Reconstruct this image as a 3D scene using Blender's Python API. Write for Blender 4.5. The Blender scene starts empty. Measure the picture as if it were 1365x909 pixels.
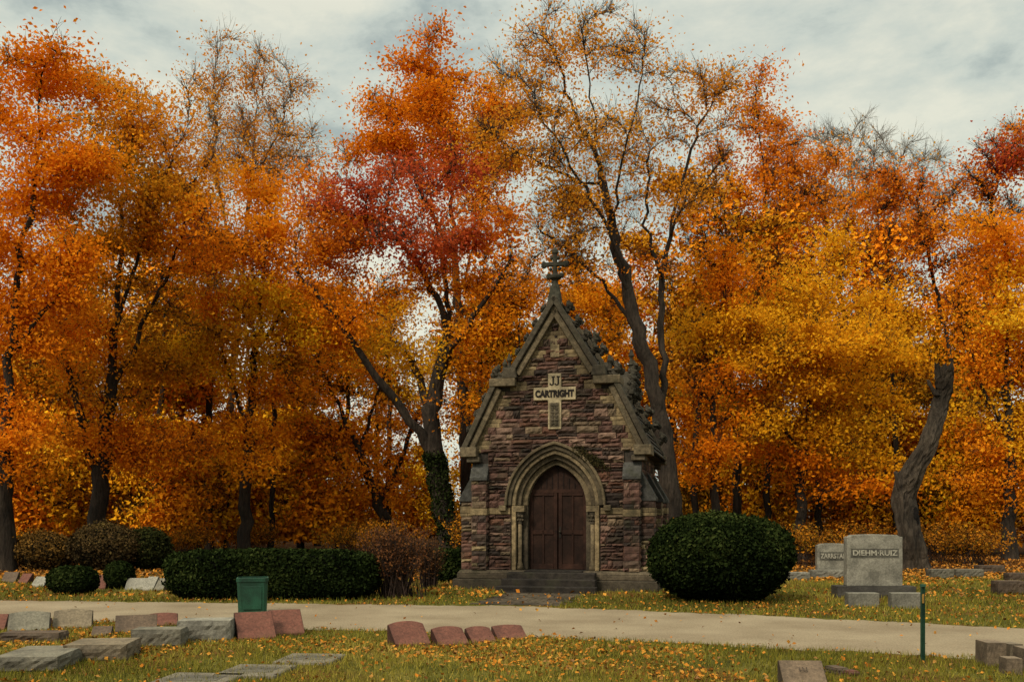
import bpy, bmesh, math, random
import numpy as np
from mathutils import Vector, Matrix
F=1327.0; CX=682.5; HY=690.0; EYE=1.6
rng=np.random.default_rng(7); random.seed(7)
scene=bpy.context.scene
COL=scene.collection
def PP(px,py,d): return np.array([(px-CX)*d/F, d, EYE+(HY-py)*d/F])
def G(px,py):
    d=EYE*F/(py-HY); return ((px-CX)*d/F, d)
# ------------------------------------------------------------ materials
def newmat(name):
    m=bpy.data.materials.new(name); m.use_nodes=True
    nt=m.node_tree; nt.nodes.clear()
    out=nt.nodes.new('ShaderNodeOutputMaterial')
    return m,nt,out
def N(nt,t,**kw):
    n=nt.nodes.new(t)
    for k,v in kw.items(): setattr(n,k,v)
    return n
class Rmp: pass
def ramp(nt,stops):
    st=[(p,tuple(c) if hasattr(c,'__len__') else (c,c,c)) for p,c in stops]
    mx=max(max(c) for _,c in st); k=mx if mx>1 else 1.0
    r=nt.nodes.new('ShaderNodeValToRGB'); e=r.color_ramp.elements
    while len(e)<len(st): e.new(0.5)
    for i,(p,c) in enumerate(st):
        e[i].position=p; e[i].color=(c[0]/k,c[1]/k,c[2]/k,1)
    w=Rmp(); w.inputs=r.inputs; w.outputs=r.outputs
    if k>1:
        s=nt.nodes.new('ShaderNodeVectorMath'); s.operation='SCALE'; s.inputs['Scale'].default_value=k
        nt.links.new(r.outputs[0],s.inputs[0]); w.outputs=[s.outputs['Vector']]
    return w
def mul(nt,a,b,fac=1.0,mode='MULTIPLY'):
    m=nt.nodes.new('ShaderNodeMixRGB'); m.blend_type=mode
    if isinstance(fac,(int,float)): m.inputs[0].default_value=fac
    else: nt.links.new(fac,m.inputs[0])
    for i,x in ((1,a),(2,b)):
        if isinstance(x,tuple): m.inputs[i].default_value=(*x,1)
        else: nt.links.new(x,m.inputs[i])
    return m.outputs[0]
def mat_attr(name,scale=8,rough=0.9,bump=0.4,lo=0.45,hi=1.35,big=1.0,fine=60,spec=0.2,moss=0.0,stretch=None,biglo=.5,dist=.03):
    m,nt,out=newmat(name)
    at=N(nt,'ShaderNodeAttribute',attribute_name='Col')
    tc=N(nt,'ShaderNodeTexCoord'); src=tc.outputs['Object']
    if stretch:
        mp=N(nt,'ShaderNodeMapping'); mp.inputs['Scale'].default_value=stretch; nt.links.new(src,mp.inputs[0]); src=mp.outputs[0]
    n1=N(nt,'ShaderNodeTexNoise'); n1.inputs['Scale'].default_value=scale; n1.inputs['Detail'].default_value=6; n1.inputs['Roughness'].default_value=0.65
    n2=N(nt,'ShaderNodeTexNoise'); n2.inputs['Scale'].default_value=big; n2.inputs['Detail'].default_value=4
    n3=N(nt,'ShaderNodeTexNoise'); n3.inputs['Scale'].default_value=fine; n3.inputs['Detail'].default_value=2
    nt.links.new(src,n1.inputs['Vector']); nt.links.new(tc.outputs['Object'],n2.inputs['Vector']); nt.links.new(src,n3.inputs['Vector'])
    r1=ramp(nt,[(0.3,lo),(0.7,hi)]); nt.links.new(n1.outputs['Fac'],r1.inputs[0])
    r2=ramp(nt,[(0.35,biglo),(0.6,1.1)]); nt.links.new(n2.outputs['Fac'],r2.inputs[0])
    r3=ramp(nt,[(0.3,0.75),(0.7,1.2)]); nt.links.new(n3.outputs['Fac'],r3.inputs[0])
    c=mul(nt,at.outputs['Color'],r1.outputs[0]); c=mul(nt,c,r2.outputs[0]); c=mul(nt,c,r3.outputs[0])
    if moss>0:
        n4=N(nt,'ShaderNodeTexNoise'); n4.inputs['Scale'].default_value=3.3; n4.inputs['Detail'].default_value=5
        nt.links.new(tc.outputs['Object'],n4.inputs['Vector'])
        r4=ramp(nt,[(0.52,0.0),(0.7,moss)]); nt.links.new(n4.outputs['Fac'],r4.inputs[0])
        c=mul(nt,c,(0.03,0.029,0.015),r4.outputs[0],'MIX')
    b=N(nt,'ShaderNodeBsdfPrincipled'); b.inputs['Roughness'].default_value=rough
    b.inputs['Specular IOR Level'].default_value=spec
    nt.links.new(c,b.inputs['Base Color'])
    if bump>0:
        bp=N(nt,'ShaderNodeBump'); bp.inputs['Strength'].default_value=bump; bp.inputs['Distance'].default_value=dist
        nt.links.new(n1.outputs['Fac'],bp.inputs['Height']); nt.links.new(bp.outputs[0],b.inputs['Normal'])
    nt.links.new(b.outputs[0],out.inputs[0]); return m
def mat_leaf(name,tr=0.35,rand=True):
    m,nt,out=newmat(name)
    at=N(nt,'ShaderNodeAttribute',attribute_name='Col')
    c=at.outputs['Color']
    if rand:
        oi=N(nt,'ShaderNodeObjectInfo'); r=ramp(nt,[(0,(0.95,0.92,0.8)),(0.5,(1,1,1)),(1,(1.0,1.15,1.0))])
        nt.links.new(oi.outputs['Random'],r.inputs[0]); c=mul(nt,c,r.outputs[0])
    d=N(nt,'ShaderNodeBsdfDiffuse'); nt.links.new(c,d.inputs[0])
    if tr>0:
        t=N(nt,'ShaderNodeBsdfTranslucent'); nt.links.new(c,t.inputs[0])
        mx=N(nt,'ShaderNodeMixShader'); mx.inputs[0].default_value=tr
        nt.links.new(d.outputs[0],mx.inputs[1]); nt.links.new(t.outputs[0],mx.inputs[2])
        nt.links.new(mx.outputs[0],out.inputs[0])
    else: nt.links.new(d.outputs[0],out.inputs[0])
    return m
M_LEAF=mat_leaf('autumn_leaf',.42); M_LEAFF=mat_leaf('woodland_leaf',.0); M_GREEN=mat_leaf('evergreen_leaf',0,False); M_GRASS=mat_leaf('grass_blade',0.0,False)
M_BARK=mat_attr('bark',scale=7,rough=0.95,bump=1.0,lo=0.3,hi=1.6,big=0.8,fine=30,stretch=(1.6,1.6,.3),dist=.08)
M_STONE=mat_attr('weathered_stone',scale=9,bump=0.7,lo=0.45,hi=1.45,big=0.9,fine=50,moss=0.5,biglo=.42)
M_ROOF=mat_attr('slate',scale=6,bump=0.5,lo=0.5,hi=1.4,big=0.9,fine=30,moss=0.5)
M_GRAN=mat_attr('granite',scale=30,rough=0.75,bump=0.3,lo=0.6,hi=1.3,big=3.0,fine=160,spec=0.25,moss=.35,biglo=.55)
M_DOOR=mat_attr('door_metal',scale=7,rough=0.7,bump=0.15,lo=0.5,hi=1.4,big=1.5,fine=90,spec=0.12)
M_PAINT=mat_attr('green_paint',scale=12,rough=0.55,bump=0.05,lo=0.75,hi=1.15,big=2.5,fine=60,spec=0.3)
# ------------------------------------------------------------ mesh helpers
def setcol(me,cols):
    a=me.attributes.new('Col','FLOAT_COLOR','FACE')
    c=np.ones((len(me.polygons),4),dtype=np.float32); c[:,:3]=cols
    a.data.foreach_set('color',c.ravel())
def npmesh(name,V,Fc,cols,mat,smooth=False):
    V=np.asarray(V,dtype=np.float32); Fc=np.asarray(Fc,dtype=np.int32); k=Fc.shape[1]; m=len(Fc)
    me=bpy.data.meshes.new(name)
    me.vertices.add(len(V)); me.vertices.foreach_set('co',V.ravel())
    me.loops.add(m*k); me.loops.foreach_set('vertex_index',Fc.ravel())
    me.polygons.add(m); me.polygons.foreach_set('loop_start',np.arange(0,m*k,k,dtype=np.int32))
    me.update(calc_edges=True)
    me.polygons.foreach_set('use_smooth',np.full(m,smooth,dtype=bool))
    setcol(me,cols); me.materials.append(mat); return me
def thing(name,label,cat,loc=(0,0,0),rot=0,group=None,mesh=None,kind=None):
    o=bpy.data.objects.new(name,mesh); COL.objects.link(o)
    o.location=loc; o.rotation_euler=(0,0,rot)
    if label: o['label']=label
    if cat: o['category']=cat
    if group: o['group']=group
    if kind: o['kind']=kind
    return o
def part(name,mesh,parent,loc=(0,0,0),rot=(0,0,0),label=None):
    o=bpy.data.objects.new(name,mesh); COL.objects.link(o); o.parent=parent
    o.location=loc; o.rotation_euler=rot
    if label: o['label']=label
    return o
def leafV(P,s,r,up=0.0,Nrm=None,spread=1.0,asp=0.62):
    n=len(P); nv=r.normal(size=(n,3))*spread
    if Nrm is not None: nv=nv+Nrm
    nv[:,2]+=up
    nv/=np.linalg.norm(nv,axis=1)[:,None]+1e-9
    t=np.cross(nv,r.normal(size=(n,3))); t/=np.linalg.norm(t,axis=1)[:,None]+1e-9
    b=np.cross(nv,t)
    s=np.asarray(s).reshape(-1,1)*np.ones((n,1))
    V=np.empty((n,4,3)); V[:,0]=P+t*s; V[:,1]=P+b*s*asp+nv*s*0.2; V[:,2]=P-t*s; V[:,3]=P-b*s*asp+nv*s*0.2
    return V.reshape(-1,3), np.arange(4*n).reshape(-1,4)
def pal(P,cols,t):
    cols=np.array(cols); t=np.clip(t,0,0.9999)*(len(cols)-1); i=t.astype(int); f=(t-i)[:,None]
    return cols[i]*(1-f)+cols[i+1]*f
def lfn(P,f=1.1,ph=0.0):
    x,y,z=P[:,0],P[:,1],P[:,2]
    return (np.sin(x*f+ph+np.sin(z*f*0.7)*1.5)+np.sin(z*f*1.3+1.3*ph+y*f*0.5)+np.sin(y*f*1.1+x*f*0.6+ph*2))/3
class MB:
    def __init__(s): s.V=[];s.F=[];s.C=[]
    def add(s,vs,fs,col):
        b=len(s.V); s.V+= [tuple(v) for v in vs]; s.F+=[tuple(i+b for i in f) for f in fs]; s.C+=[tuple(col)]*len(fs)
    def box(s,x0,x1,y0,y1,z0,z1,col,tx=0,ty=0):
        vs=[(x0,y0,z0),(x1,y0,z0),(x1,y1,z0),(x0,y1,z0),(x0+tx,y0+ty,z1),(x1-tx,y0+ty,z1),(x1-tx,y1-ty,z1),(x0+tx,y1-ty,z1)]
        s.add(vs,[(0,3,2,1),(4,5,6,7),(0,1,5,4),(1,2,6,5),(2,3,7,6),(3,0,4,7)],col)
    def prism(s,pts,y0,y1,col,axis='y'):
        n=len(pts)
        if axis=='y': vs=[(p[0],y0,p[1]) for p in pts]+[(p[0],y1,p[1]) for p in pts]
        else: vs=[(y0,p[0],p[1]) for p in pts]+[(y1,p[0],p[1]) for p in pts]
        s.add(vs,[tuple(range(n)),tuple(range(2*n-1,n-1,-1))]+[(i,(i+1)%n,(i+1)%n+n,i+n) for i in range(n)],col)
    def lathe(s,prof,c,n,col,jit=0):
        vs=[];fs=[]
        for (r,z) in prof:
            for j in range(n):
                a=2*math.pi*j/n; rr=r*(1+random.uniform(-jit,jit)); vs.append((c[0]+rr*math.cos(a),c[1]+rr*math.sin(a),c[2]+z))
        for i in range(len(prof)-1):
            for j in range(n): fs.append((i*n+j,i*n+(j+1)%n,(i+1)*n+(j+1)%n,(i+1)*n+j))
        fs.append(tuple(range(n-1,-1,-1))); fs.append(tuple((len(prof)-1)*n+j for j in range(n)))
        s.add(vs,fs,col)
    def blob(s,c,r,col,sq=(1,1,1),jit=0.15,n=8):
        vs=[];fs=[];k=6
        for i in range(k+1):
            th=math.pi*i/k
            for j in range(n):
                a=2*math.pi*j/n; q=r*(1+random.uniform(-jit,jit)); vs.append((c[0]+q*math.sin(th+0.02)*math.cos(a)*sq[0],c[1]+q*math.sin(th+0.02)*math.sin(a)*sq[1],c[2]+q*math.cos(th)*sq[2]))
        for i in range(k):
            for j in range(n): fs.append((i*n+j,(i+1)*n+j,(i+1)*n+(j+1)%n,i*n+(j+1)%n))
        s.add(vs,fs,col)
    def stone(s,o,u,v,w,wid,hei,dep,col,jit=0.02,nx=3,nz=2):
        o=np.array(o,float);u=np.array(u,float);v=np.array(v,float);w=np.array(w,float)
        vs=[];fs=[]
        for k in range(nz+1):
            for i in range(nx+1):
                e=(i in(0,nx)) or (k in(0,nz))
                q=random.uniform(0.0,jit*0.35) if e else random.uniform(jit*0.4,jit*1.5)
                vs.append(o+u*wid*i/nx+v*hei*k/nz+w*(q))
        W=nx+1
        for k in range(nz):
            for i in range(nx): fs.append((k*W+i,k*W+i+1,(k+1)*W+i+1,(k+1)*W+i))
        ring=[i for i in range(W)]+[k*W+nx for k in range(1,nz+1)]+[nz*W+i for i in range(nx-1,-1,-1)]+[k*W for k in range(nz-1,0,-1)]
        b=len(vs)
        for r in ring: vs.append(vs[r]-w*dep)
        n=len(ring)
        for i in range(n): fs.append((ring[(i+1)%n],ring[i],b+i,b+(i+1)%n))
        s.add(vs,fs,col)
    def ring(s,ao,ro,ai,ri,spring,y0,y1,col,n=14):
        A=arch(ao,spring,ro,n); B=arch(ai,spring,ri,n)
        m=len(A); vs=[(p[0],y0,p[1]) for p in A]+[(p[0],y0,p[1]) for p in B]+[(p[0],y1,p[1]) for p in A]+[(p[0],y1,p[1]) for p in B]
        fs=[]
        for i in range(m-1):
            fs+=[(i,i+1,m+i+1,m+i),(2*m+i,3*m+i,3*m+i+1,2*m+i+1),(i,2*m+i,2*m+i+1,i+1),(m+i,m+i+1,3*m+i+1,3*m+i)]
        fs+=[(0,m,3*m,2*m),(m-1,3*m-1,4*m-1,2*m-1)]
        s.add(vs,fs,col)
    def mesh(s,name,mat,smooth=False):
        me=bpy.data.meshes.new(name); me.from_pydata(s.V,[],s.F); me.update()
        bm=bmesh.new(); bm.from_mesh(me); bmesh.ops.recalc_face_normals(bm,faces=bm.faces); bm.to_mesh(me); bm.free()
        setcol(me,np.array(s.C)); me.materials.append(mat)
        if smooth: me.polygons.foreach_set('use_smooth',[True]*len(me.polygons))
        return me
def arch(a,spring,rise,n=14):
    R=(a*a+rise*rise)/(2*a); c=a-R; th=math.atan2(rise,-c)
    right=[(c+R*math.cos(th*i/n),spring+R*math.sin(th*i/n)) for i in range(n+1)]
    right[-1]=(0,spring+rise)
    return right+[(-x,z) for x,z in right[-2::-1]]
def bevel(o,w=0.008,seg=1):
    m=o.modifiers.new('edge_bevel','BEVEL'); m.width=w; m.segments=seg; m.limit_method='ANGLE'; m.angle_limit=0.6
def textmesh(body,size,ext,col,mat,off=0.0):
    cu=bpy.data.curves.new('lettering','FONT'); cu.body=body; cu.size=size; cu.extrude=ext; cu.offset=off
    cu.align_x='CENTER'; cu.align_y='CENTER'
    o=bpy.data.objects.new('lettering_temp',cu); COL.objects.link(o)
    bpy.context.view_layer.update()
    me=bpy.data.meshes.new_from_object(o.evaluated_get(bpy.context.evaluated_depsgraph_get()))
    bpy.data.objects.remove(o); me.materials.clear(); me.materials.append(mat)
    setcol(me,np.array([col]*len(me.polygons))); return me
# ------------------------------------------------------------ trees
def polyres(pts,step):
    out=[pts[0]]
    for a,b in zip(pts[:-1],pts[1:]):
        L=np.linalg.norm(b-a); k=max(1,int(round(L/step)))
        for i in range(1,k+1): out.append(a+(b-a)*i/k)
    return out
def smoothpath(pts,step,r,wob=0.05):
    P=polyres(pts,step); P=np.array(P)
    for _ in range(3):
        Q=P.copy(); Q[1:-1]=(P[:-2]+2*P[1:-1]+P[2:])/4; P=Q
    if len(P)>2: P[2:]+=r.normal(size=(len(P)-2,3))*wob
    return list(P)
def colonize(r,trunks,A,step=0.5,kill=0.75,iters=70,up=0.1,jit=.2):
    pos=[];par=[]
    for ti,t in enumerate(trunks):
        path=smoothpath(t,step,r)
        if ti==0: prev=-1
        else:
            D=np.linalg.norm(np.array(pos)-path[0],axis=1); prev=int(D.argmin()); path=path[1:]
        for p in path: pos.append(p); par.append(prev); prev=len(pos)-1
    nh=len(pos)
    A=A.copy(); P=np.array(pos)
    D=np.linalg.norm(A[:,None]-P[None],axis=2); ni=D.argmin(1); nd=D.min(1)
    for it in range(iters):
        keep=nd>kill; A=A[keep];ni=ni[keep];nd=nd[keep]
        if len(A)==0: break
        P=np.array(pos); dv=A-P[ni]; dv/=np.linalg.norm(dv,axis=1)[:,None]
        acc=np.zeros_like(P); np.add.at(acc,ni,dv); idx=np.unique(ni)
        d=acc[idx]; d/=np.linalg.norm(d,axis=1)[:,None]+1e-6
        pi=np.array([par[i] if par[i]>=0 else i for i in idx]); m0=P[idx]-P[pi]; m0/=np.linalg.norm(m0,axis=1)[:,None]+1e-6
        d+=m0*.45
        d+=r.normal(size=d.shape)*jit; d[:,2]+=up; d/=np.linalg.norm(d,axis=1)[:,None]
        new=P[idx]+d*step
        mn=np.linalg.norm(new[:,None]-P[None],axis=2).min(1); ok=mn>step*.45
        bad=set(idx[~ok].tolist())
        if bad: nd=np.where(np.isin(ni,list(bad)),0,nd)
        idx=idx[ok]; new=new[ok]
        if len(new)==0: continue
        base=len(pos)
        for q,i in zip(new,idx): pos.append(q); par.append(int(i))
        Dn=np.linalg.norm(A[:,None]-new[None],axis=2); j=Dn.argmin(1); m=Dn.min(1)
        b=m<nd; ni=np.where(b,base+j,ni); nd=np.where(b,m,nd)
    return np.array(pos),np.array(par),nh
def skeleton(pos,par,nh,rbase,rt=0.013,flare=0.45,handr=.3):
    n=len(pos); tips=np.zeros(n); ch=[[] for _ in range(n)]; plen=np.zeros(n)
    for i in range(n):
        if par[i]>=0: ch[par[i]].append(i); plen[i]=plen[par[i]]+np.linalg.norm(pos[i]-pos[par[i]])
    for i in range(n-1,-1,-1):
        if not ch[i]: tips[i]=1
        if par[i]>=0: tips[par[i]]+=tips[i]
    e=math.log(max(tips[0],2))/math.log(rbase/rt)
    fr=np.clip(plen/plen.max(),0,1)
    rad=rt*tips**(1/e)*(1-.45*fr)
    rad=np.maximum(rad,rt*.8)
    rad[:nh]=np.maximum(rad[:nh],rbase*handr*2.0*(1-fr[:nh])**1.3)
    z0=pos[0,2]; rad=rad*(1+flare*np.exp(-(pos[:,2]-z0)/0.5))
    return tips,ch,rad
def tubes(pos,par,ch,rad,r):
    VV=[];FF=[];base=0
    starts=[(0,None)]
    while starts:
        s,p=starts.pop(); chain=[]
        if p is not None: chain.append((pos[p],min(rad[s]*1.15,rad[p])))
        i=s
        while True:
            chain.append((pos[i],rad[i]))
            if not ch[i]: break
            c=sorted(ch[i],key=lambda k:-rad[k])
            for k in c[1:]: starts.append((k,i))
            i=c[0]
        if len(chain)<2: continue
        P=np.array([c[0] for c in chain]); R=np.array([c[1] for c in chain]); R[-1]*=0.4
        ns=10 if R[0]>0.15 else (6 if R[0]>0.06 else 4)
        T=np.gradient(P,axis=0); T/=np.linalg.norm(T,axis=1)[:,None]+1e-9
        ref=np.array([0.9,0.3,0.1]); U=np.cross(T,ref); U/=np.linalg.norm(U,axis=1)[:,None]+1e-9; W=np.cross(T,U)
        a=np.arange(ns)*2*math.pi/ns
        rj=R[:,None]*(1+r.normal(size=(1,ns))*0.08+r.normal(size=(len(P),ns))*0.06)
        V=P[:,None]+U[:,None]*(np.cos(a)[None,:,None]*rj[:,:,None])+W[:,None]*(np.sin(a)[None,:,None]*rj[:,:,None])
        VV.append(V.reshape(-1,3)); m=len(P)
        i0=np.arange(m-1)[:,None]*ns; j=np.arange(ns)[None]; j2=(j+1)%ns
        f=np.stack([i0+j,i0+j2,i0+ns+j2,i0+ns+j],axis=2).reshape(-1,4)+base
        FF.append(f); base+=m*ns
    return VV,FF,base
def cones(P0,P1,r0,r):
    n=len(P0); T=P1-P0; T/=np.linalg.norm(T,axis=1)[:,None]+1e-9
    U=np.cross(T,np.array([0.31,0.52,0.79])); U/=np.linalg.norm(U,axis=1)[:,None]+1e-9; W=np.cross(T,U)
    r0=np.asarray(r0).reshape(-1,1)
    V=np.empty((n,6,3))
    for k in range(3):
        a=2*math.pi*k/3; o=U*math.cos(a)+W*math.sin(a); V[:,k]=P0+o*r0; V[:,3+k]=P1+o*r0*0.4
    f=np.array([[0,1,4,3],[1,2,5,4],[2,0,3,5]]); b=np.arange(n)[:,None,None]*6
    return V.reshape(-1,3),(b+f[None]).reshape(-1,4)
OR=[(0.40,0.10,0.006),(0.67,0.19,0.009),(0.80,0.265,0.012),(0.84,0.38,0.02)]
RED=[(0.22,0.035,0.018),(0.42,0.06,0.026),(0.55,0.10,0.026),(0.72,0.23,0.02)]
RO=[(0.34,0.08,0.012),(0.6,0.155,0.014),(0.74,0.235,0.018),(0.78,0.34,0.03)]
YEL=[(0.46,0.18,0.008),(0.72,0.31,0.012),(0.8,0.41,0.018),(0.78,0.48,0.03)]
OLV=[(0.14,0.085,0.01),(0.38,0.17,0.01),(0.6,0.24,0.012),(0.72,0.32,0.02)]
BRN=[(0.42,0.14,0.012),(0.64,0.235,0.015),(0.72,0.31,0.022),(0.6,0.34,0.06)]
def build_tree(r,trunks,blobs,nleaf,rbase,leaf=0.1,sig=0.45,dens=0.8,twigs=1500,bark=(0.034,0.025,0.018),step=0.5,kill=0.7,tiplim=4,twl=0.7,gap=1.0,rt=.013,up=.1,jit=.2,mat=None,handr=.3,twr=.010):
    A=[]
    for c,rd,p,w in blobs:
        vol=4.19*rd[0]*rd[1]*rd[2]; k=int(np.clip(vol*dens*w,14,210))
        u=r.normal(size=(k,3)); u/=np.linalg.norm(u,axis=1)[:,None]; q=r.random((k,1))**0.5
        q=np.where(r.random((k,1))<.25,q*1.42,q)
        A.append(c+u*q*rd)
    A=np.concatenate(A)
    pos,par,nh=colonize(r,trunks,A,step,kill,up=up,jit=jit)
    tips,ch,rad=skeleton(pos,par,nh,rbase,rt,handr=handr)
    VV,FF,base=tubes(pos,par,ch,rad,r)
    tw=np.where(tips<=tiplim)[0]; tw=tw[tw>3]
    if twigs:
        i=r.choice(tw,twigs); P0=pos[i]; d=r.normal(size=(twigs,3))*0.7; dp=pos[i]-pos[par[i]]; dp/=np.linalg.norm(dp,axis=1)[:,None]+1e-9
        d=d+dp*1.0; d[:,2]+=0.55; d/=np.linalg.norm(d,axis=1)[:,None]
        P0=P0-dp*step*r.random((twigs,1))
        P1=P0+d*(r.random((twigs,1))*twl+0.3*twl)
        v,f=cones(P0,P1,np.full(twigs,twr),r); VV.append(v);FF.append(f+base);base+=len(v)
        for q in (.4,.7):
            P2=P0+(P1-P0)*q; d2=d+r.normal(size=d.shape)*0.5; P3=P2+d2*0.5*twl*r.random((twigs,1))
            v,f=cones(P2,P3,np.full(twigs,twr*.65),r); VV.append(v);FF.append(f+base);base+=len(v)
    V=np.concatenate(VV);Fc=np.concatenate(FF); root=pos[0].copy()
    trunk=npmesh('trunk',V-root,Fc,np.array([bark]),M_BARK,smooth=True)
    leaf*=.86; nleaf=int(nleaf*1.18)
    ph=float(r.random()*6)
    wgt=np.exp(gap*r.normal(size=len(tw))*.28)*np.clip((lfn(pos[tw],1.2,ph)+.5*lfn(pos[tw],2.7,ph))*gap*.75+.8,.06,2)
    i=r.choice(tw,nleaf,p=wgt/wgt.sum()); fr=r.random((nleaf,1)); P=pos[i]*fr+pos[par[i]]*(1-fr)
    P=P+np.clip(r.normal(size=(nleaf,3)),-1.9,1.9)*np.array([sig*1.15,sig*1.15,sig*0.5])*(.4+1.0*r.random((nleaf,1)))
    P=P[P[:,2]>root[2]+0.5]
    v,f=leafV(P,leaf*(0.6+0.7*r.random(len(P))),r,up=0.6)
    C=np.array([b[0] for b in blobs]);Rr=np.array([b[1] for b in blobs])
    bi=(((P[:,None]-C[None])/Rr[None])**2).sum(2)+r.random((len(P),len(blobs)))*0.9; bi=bi.argmin(1)
    t=0.56+0.22*lfn(P,1.0,ph)+0.12*lfn(P,2.6,1.0)+0.11*r.normal(size=len(P))
    cols=np.zeros((len(P),3))
    for k,b in enumerate(blobs):
        m=bi==k
        if m.any(): cols[m]=pal(P[m],b[2],t[m])
    crown=npmesh('crown',v-root,f,cols,mat or M_LEAF)
    return root,trunk,crown,pos
def hero(label,d,trunks,blobs,nleaf,rbase,seed,**kw):
    r=np.random.default_rng(seed)
    T=[]
    for ti,t in enumerate(trunks):
        T.append([PP(p[0],p[1],d+(p[2] if len(p)>2 else 0)) for p in t])
    T[0][0][2]=-0.05
    B=[]
    for b in blobs:
        cx,cy,rx,ry,p=b[:5]; dd=b[5] if len(b)>5 else float(r.uniform(-1.2,1.2)); w=b[6] if len(b)>6 else 1
        B.append((PP(cx,cy,d+dd),np.array([rx*d/F,min(rx*d/F,3.2)*0.95,ry*d/F]),p,w))
    root,tr,cr,pos=build_tree(r,T,B,nleaf,rbase,**kw)
    o=thing('tree',label,'tree',tuple(root),group='autumn trees behind the mausoleum')
    part('trunk',tr,o); part('crown',cr,o)
    return o,pos,root
t1=hero('red and orange maple with ivy-covered forked trunk',37,
 [[(606,747),(599,700),(586,640),(575,592),(574,550),(585,500),(597,450),(597,400),(590,350,.5),(578,290,1),(565,230,1)],
  [(576,600),(556,575,-.2),(525,535,-.6),(488,482,-1),(450,425,-1.5),(428,395,-1.5),(400,370,-1.5)],
  [(574,550),(556,505,.8),(548,480,1)],[(590,490),(620,440,-1),(655,390,-1),(680,350,-1)],[(597,430),(560,350,-.8),(510,300,-1),(470,285,-1)]],
 [(495,260,75,50,RED),(575,235,85,50,RED),(650,290,60,55,RO),(560,320,90,45,RED),(460,320,65,40,RO),(640,370,75,45,OR),(540,395,80,35,OR,0,.6),(445,405,50,38,OR,-1,.6),(670,440,45,50,OR,0,.5),(545,470,50,30,YEL,1,.35),(420,250,40,35,RO,0,.6),(650,540,40,40,OR,1,.5)],
 28000,0.38,11,twigs=2200,leaf=.08,sig=.48,handr=.36)
ivyP=t1[1]
hero('tall orange tree with narrow upright crown',46,[[(622,736),(618,560),(610,400),(600,260),(585,150),(575,90)],[(610,400),(640,300),(650,180)],[(605,350),(560,250),(530,170)]],
 [(575,95,50,45,OR),(525,140,50,45,OR),(635,130,50,50,OR),(620,200,75,55,OR),(520,195,65,45,OR),(580,160,70,50,OR),(480,200,35,30,OR)],23000,0.26,12,leaf=.1,twigs=2400,sig=.56)
hero('tall thinly leaved tree with two grey-brown stems',32.5,
 [[(908,755),(900,700),(889,630),(882,560),(868,500),(850,440),(835,380),(815,300),(800,220,.5),(790,130,.5),(775,40)],
  [(884,570),(884,500,.6),(880,430,.8),(882,370,1),(895,300,1),(908,240,1),(930,170,1),(965,110,1)],
  [(840,400),(815,320,-1),(780,250,-1.5),(735,180,-2),(700,110,-2)],[(815,300),(830,220,-1),(850,130,-1),(858,50,-1)],
  [(850,440),(815,390,1),(770,340,1),(720,310,1)],[(895,300),(925,260,1.5),(975,200,2)],[(800,220),(765,150,1),(735,60,1)],[(780,250),(720,220,-1),(665,190,-1)],[(882,370),(860,300,1),(865,200,1)]],
 [(765,50,75,50,BRN),(695,100,50,60,BRN),(665,180,45,50,BRN),(840,70,35,55,BRN),(740,190,95,70,BRN),(840,190,60,80,BRN),(920,150,70,70,BRN,1,.7),(975,110,40,35,BRN,1,.6),(780,300,100,50,BRN,0,.7),(920,260,60,70,BRN,1,.7),(730,370,60,45,OR,0,.7),(860,360,50,40,OR,0,.5)],
 17500,0.34,13,leaf=.064,sig=.5,twigs=4200,bark=(0.036,0.027,0.02),dens=2.1,twl=.7,kill=.5,step=.4,rt=.011,gap=.6,up=.2,jit=.12,handr=.22,twr=.0075)
hero('dense bright orange maple with broad layered crown',30,[[(8,761),(8,640),(12,480),(30,330),(55,200)],[(12,480),(70,400),(110,330)],[(10,560),(-40,450),(-60,300)]],
 [(45,105,75,42,OR),(95,180,50,50,OR),(0,170,80,55,OR),(55,250,90,50,OR),(5,325,90,55,OR),(80,355,65,45,OR),(30,425,85,45,OR),(20,515,75,45,OR),(60,590,60,45,OR),(0,610,60,45,OR),(-90,300,90,170,OR)],46000,0.25,14,leaf=.076,sig=.5,gap=.6)
hero('dark-limbed maple with olive and orange leaves',35,[[(132,751),(132,650),(148,520),(158,380),(165,260),(180,160)],[(148,520),(190,440),(235,340),(255,250)],[(134,640),(100,540),(85,440)],[(158,420),(200,300),(230,200)]],
 [(180,125,75,45,BRN),(130,190,55,55,OLV),(225,160,60,50,BRN),(180,270,90,60,OLV),(260,230,60,50,BRN),(255,310,60,60,OR),(150,370,85,60,OLV),(230,420,80,55,OLV),(110,460,65,50,OR),(190,510,90,55,OLV),(120,590,60,40,OR,0,.6),(100,110,45,35,BRN,0,.7),(210,600,60,40,OR,0,.5)],35000,0.30,15,leaf=.082,twigs=2600,sig=.54,gap=.9)
hero('tall thin tree with tan sparse wispy crown',50,[[(300,733),(305,560),(320,380),(335,250),(342,130)],[(320,380),(290,250),(285,130)],[(335,250),(370,180),(390,120)]],
 [(330,105,55,45,BRN),(375,170,45,60,BRN),(280,110,35,50,BRN),(320,210,80,60,BRN),(385,120,25,30,BRN),(405,200,25,25,BRN)],9500,0.2,16,leaf=.08,sig=.62,twigs=2600,dens=1.4,twl=.9,bark=(0.13,0.10,0.07),up=.25,jit=.1,gap=.5,kill=.6,handr=.2)
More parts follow.
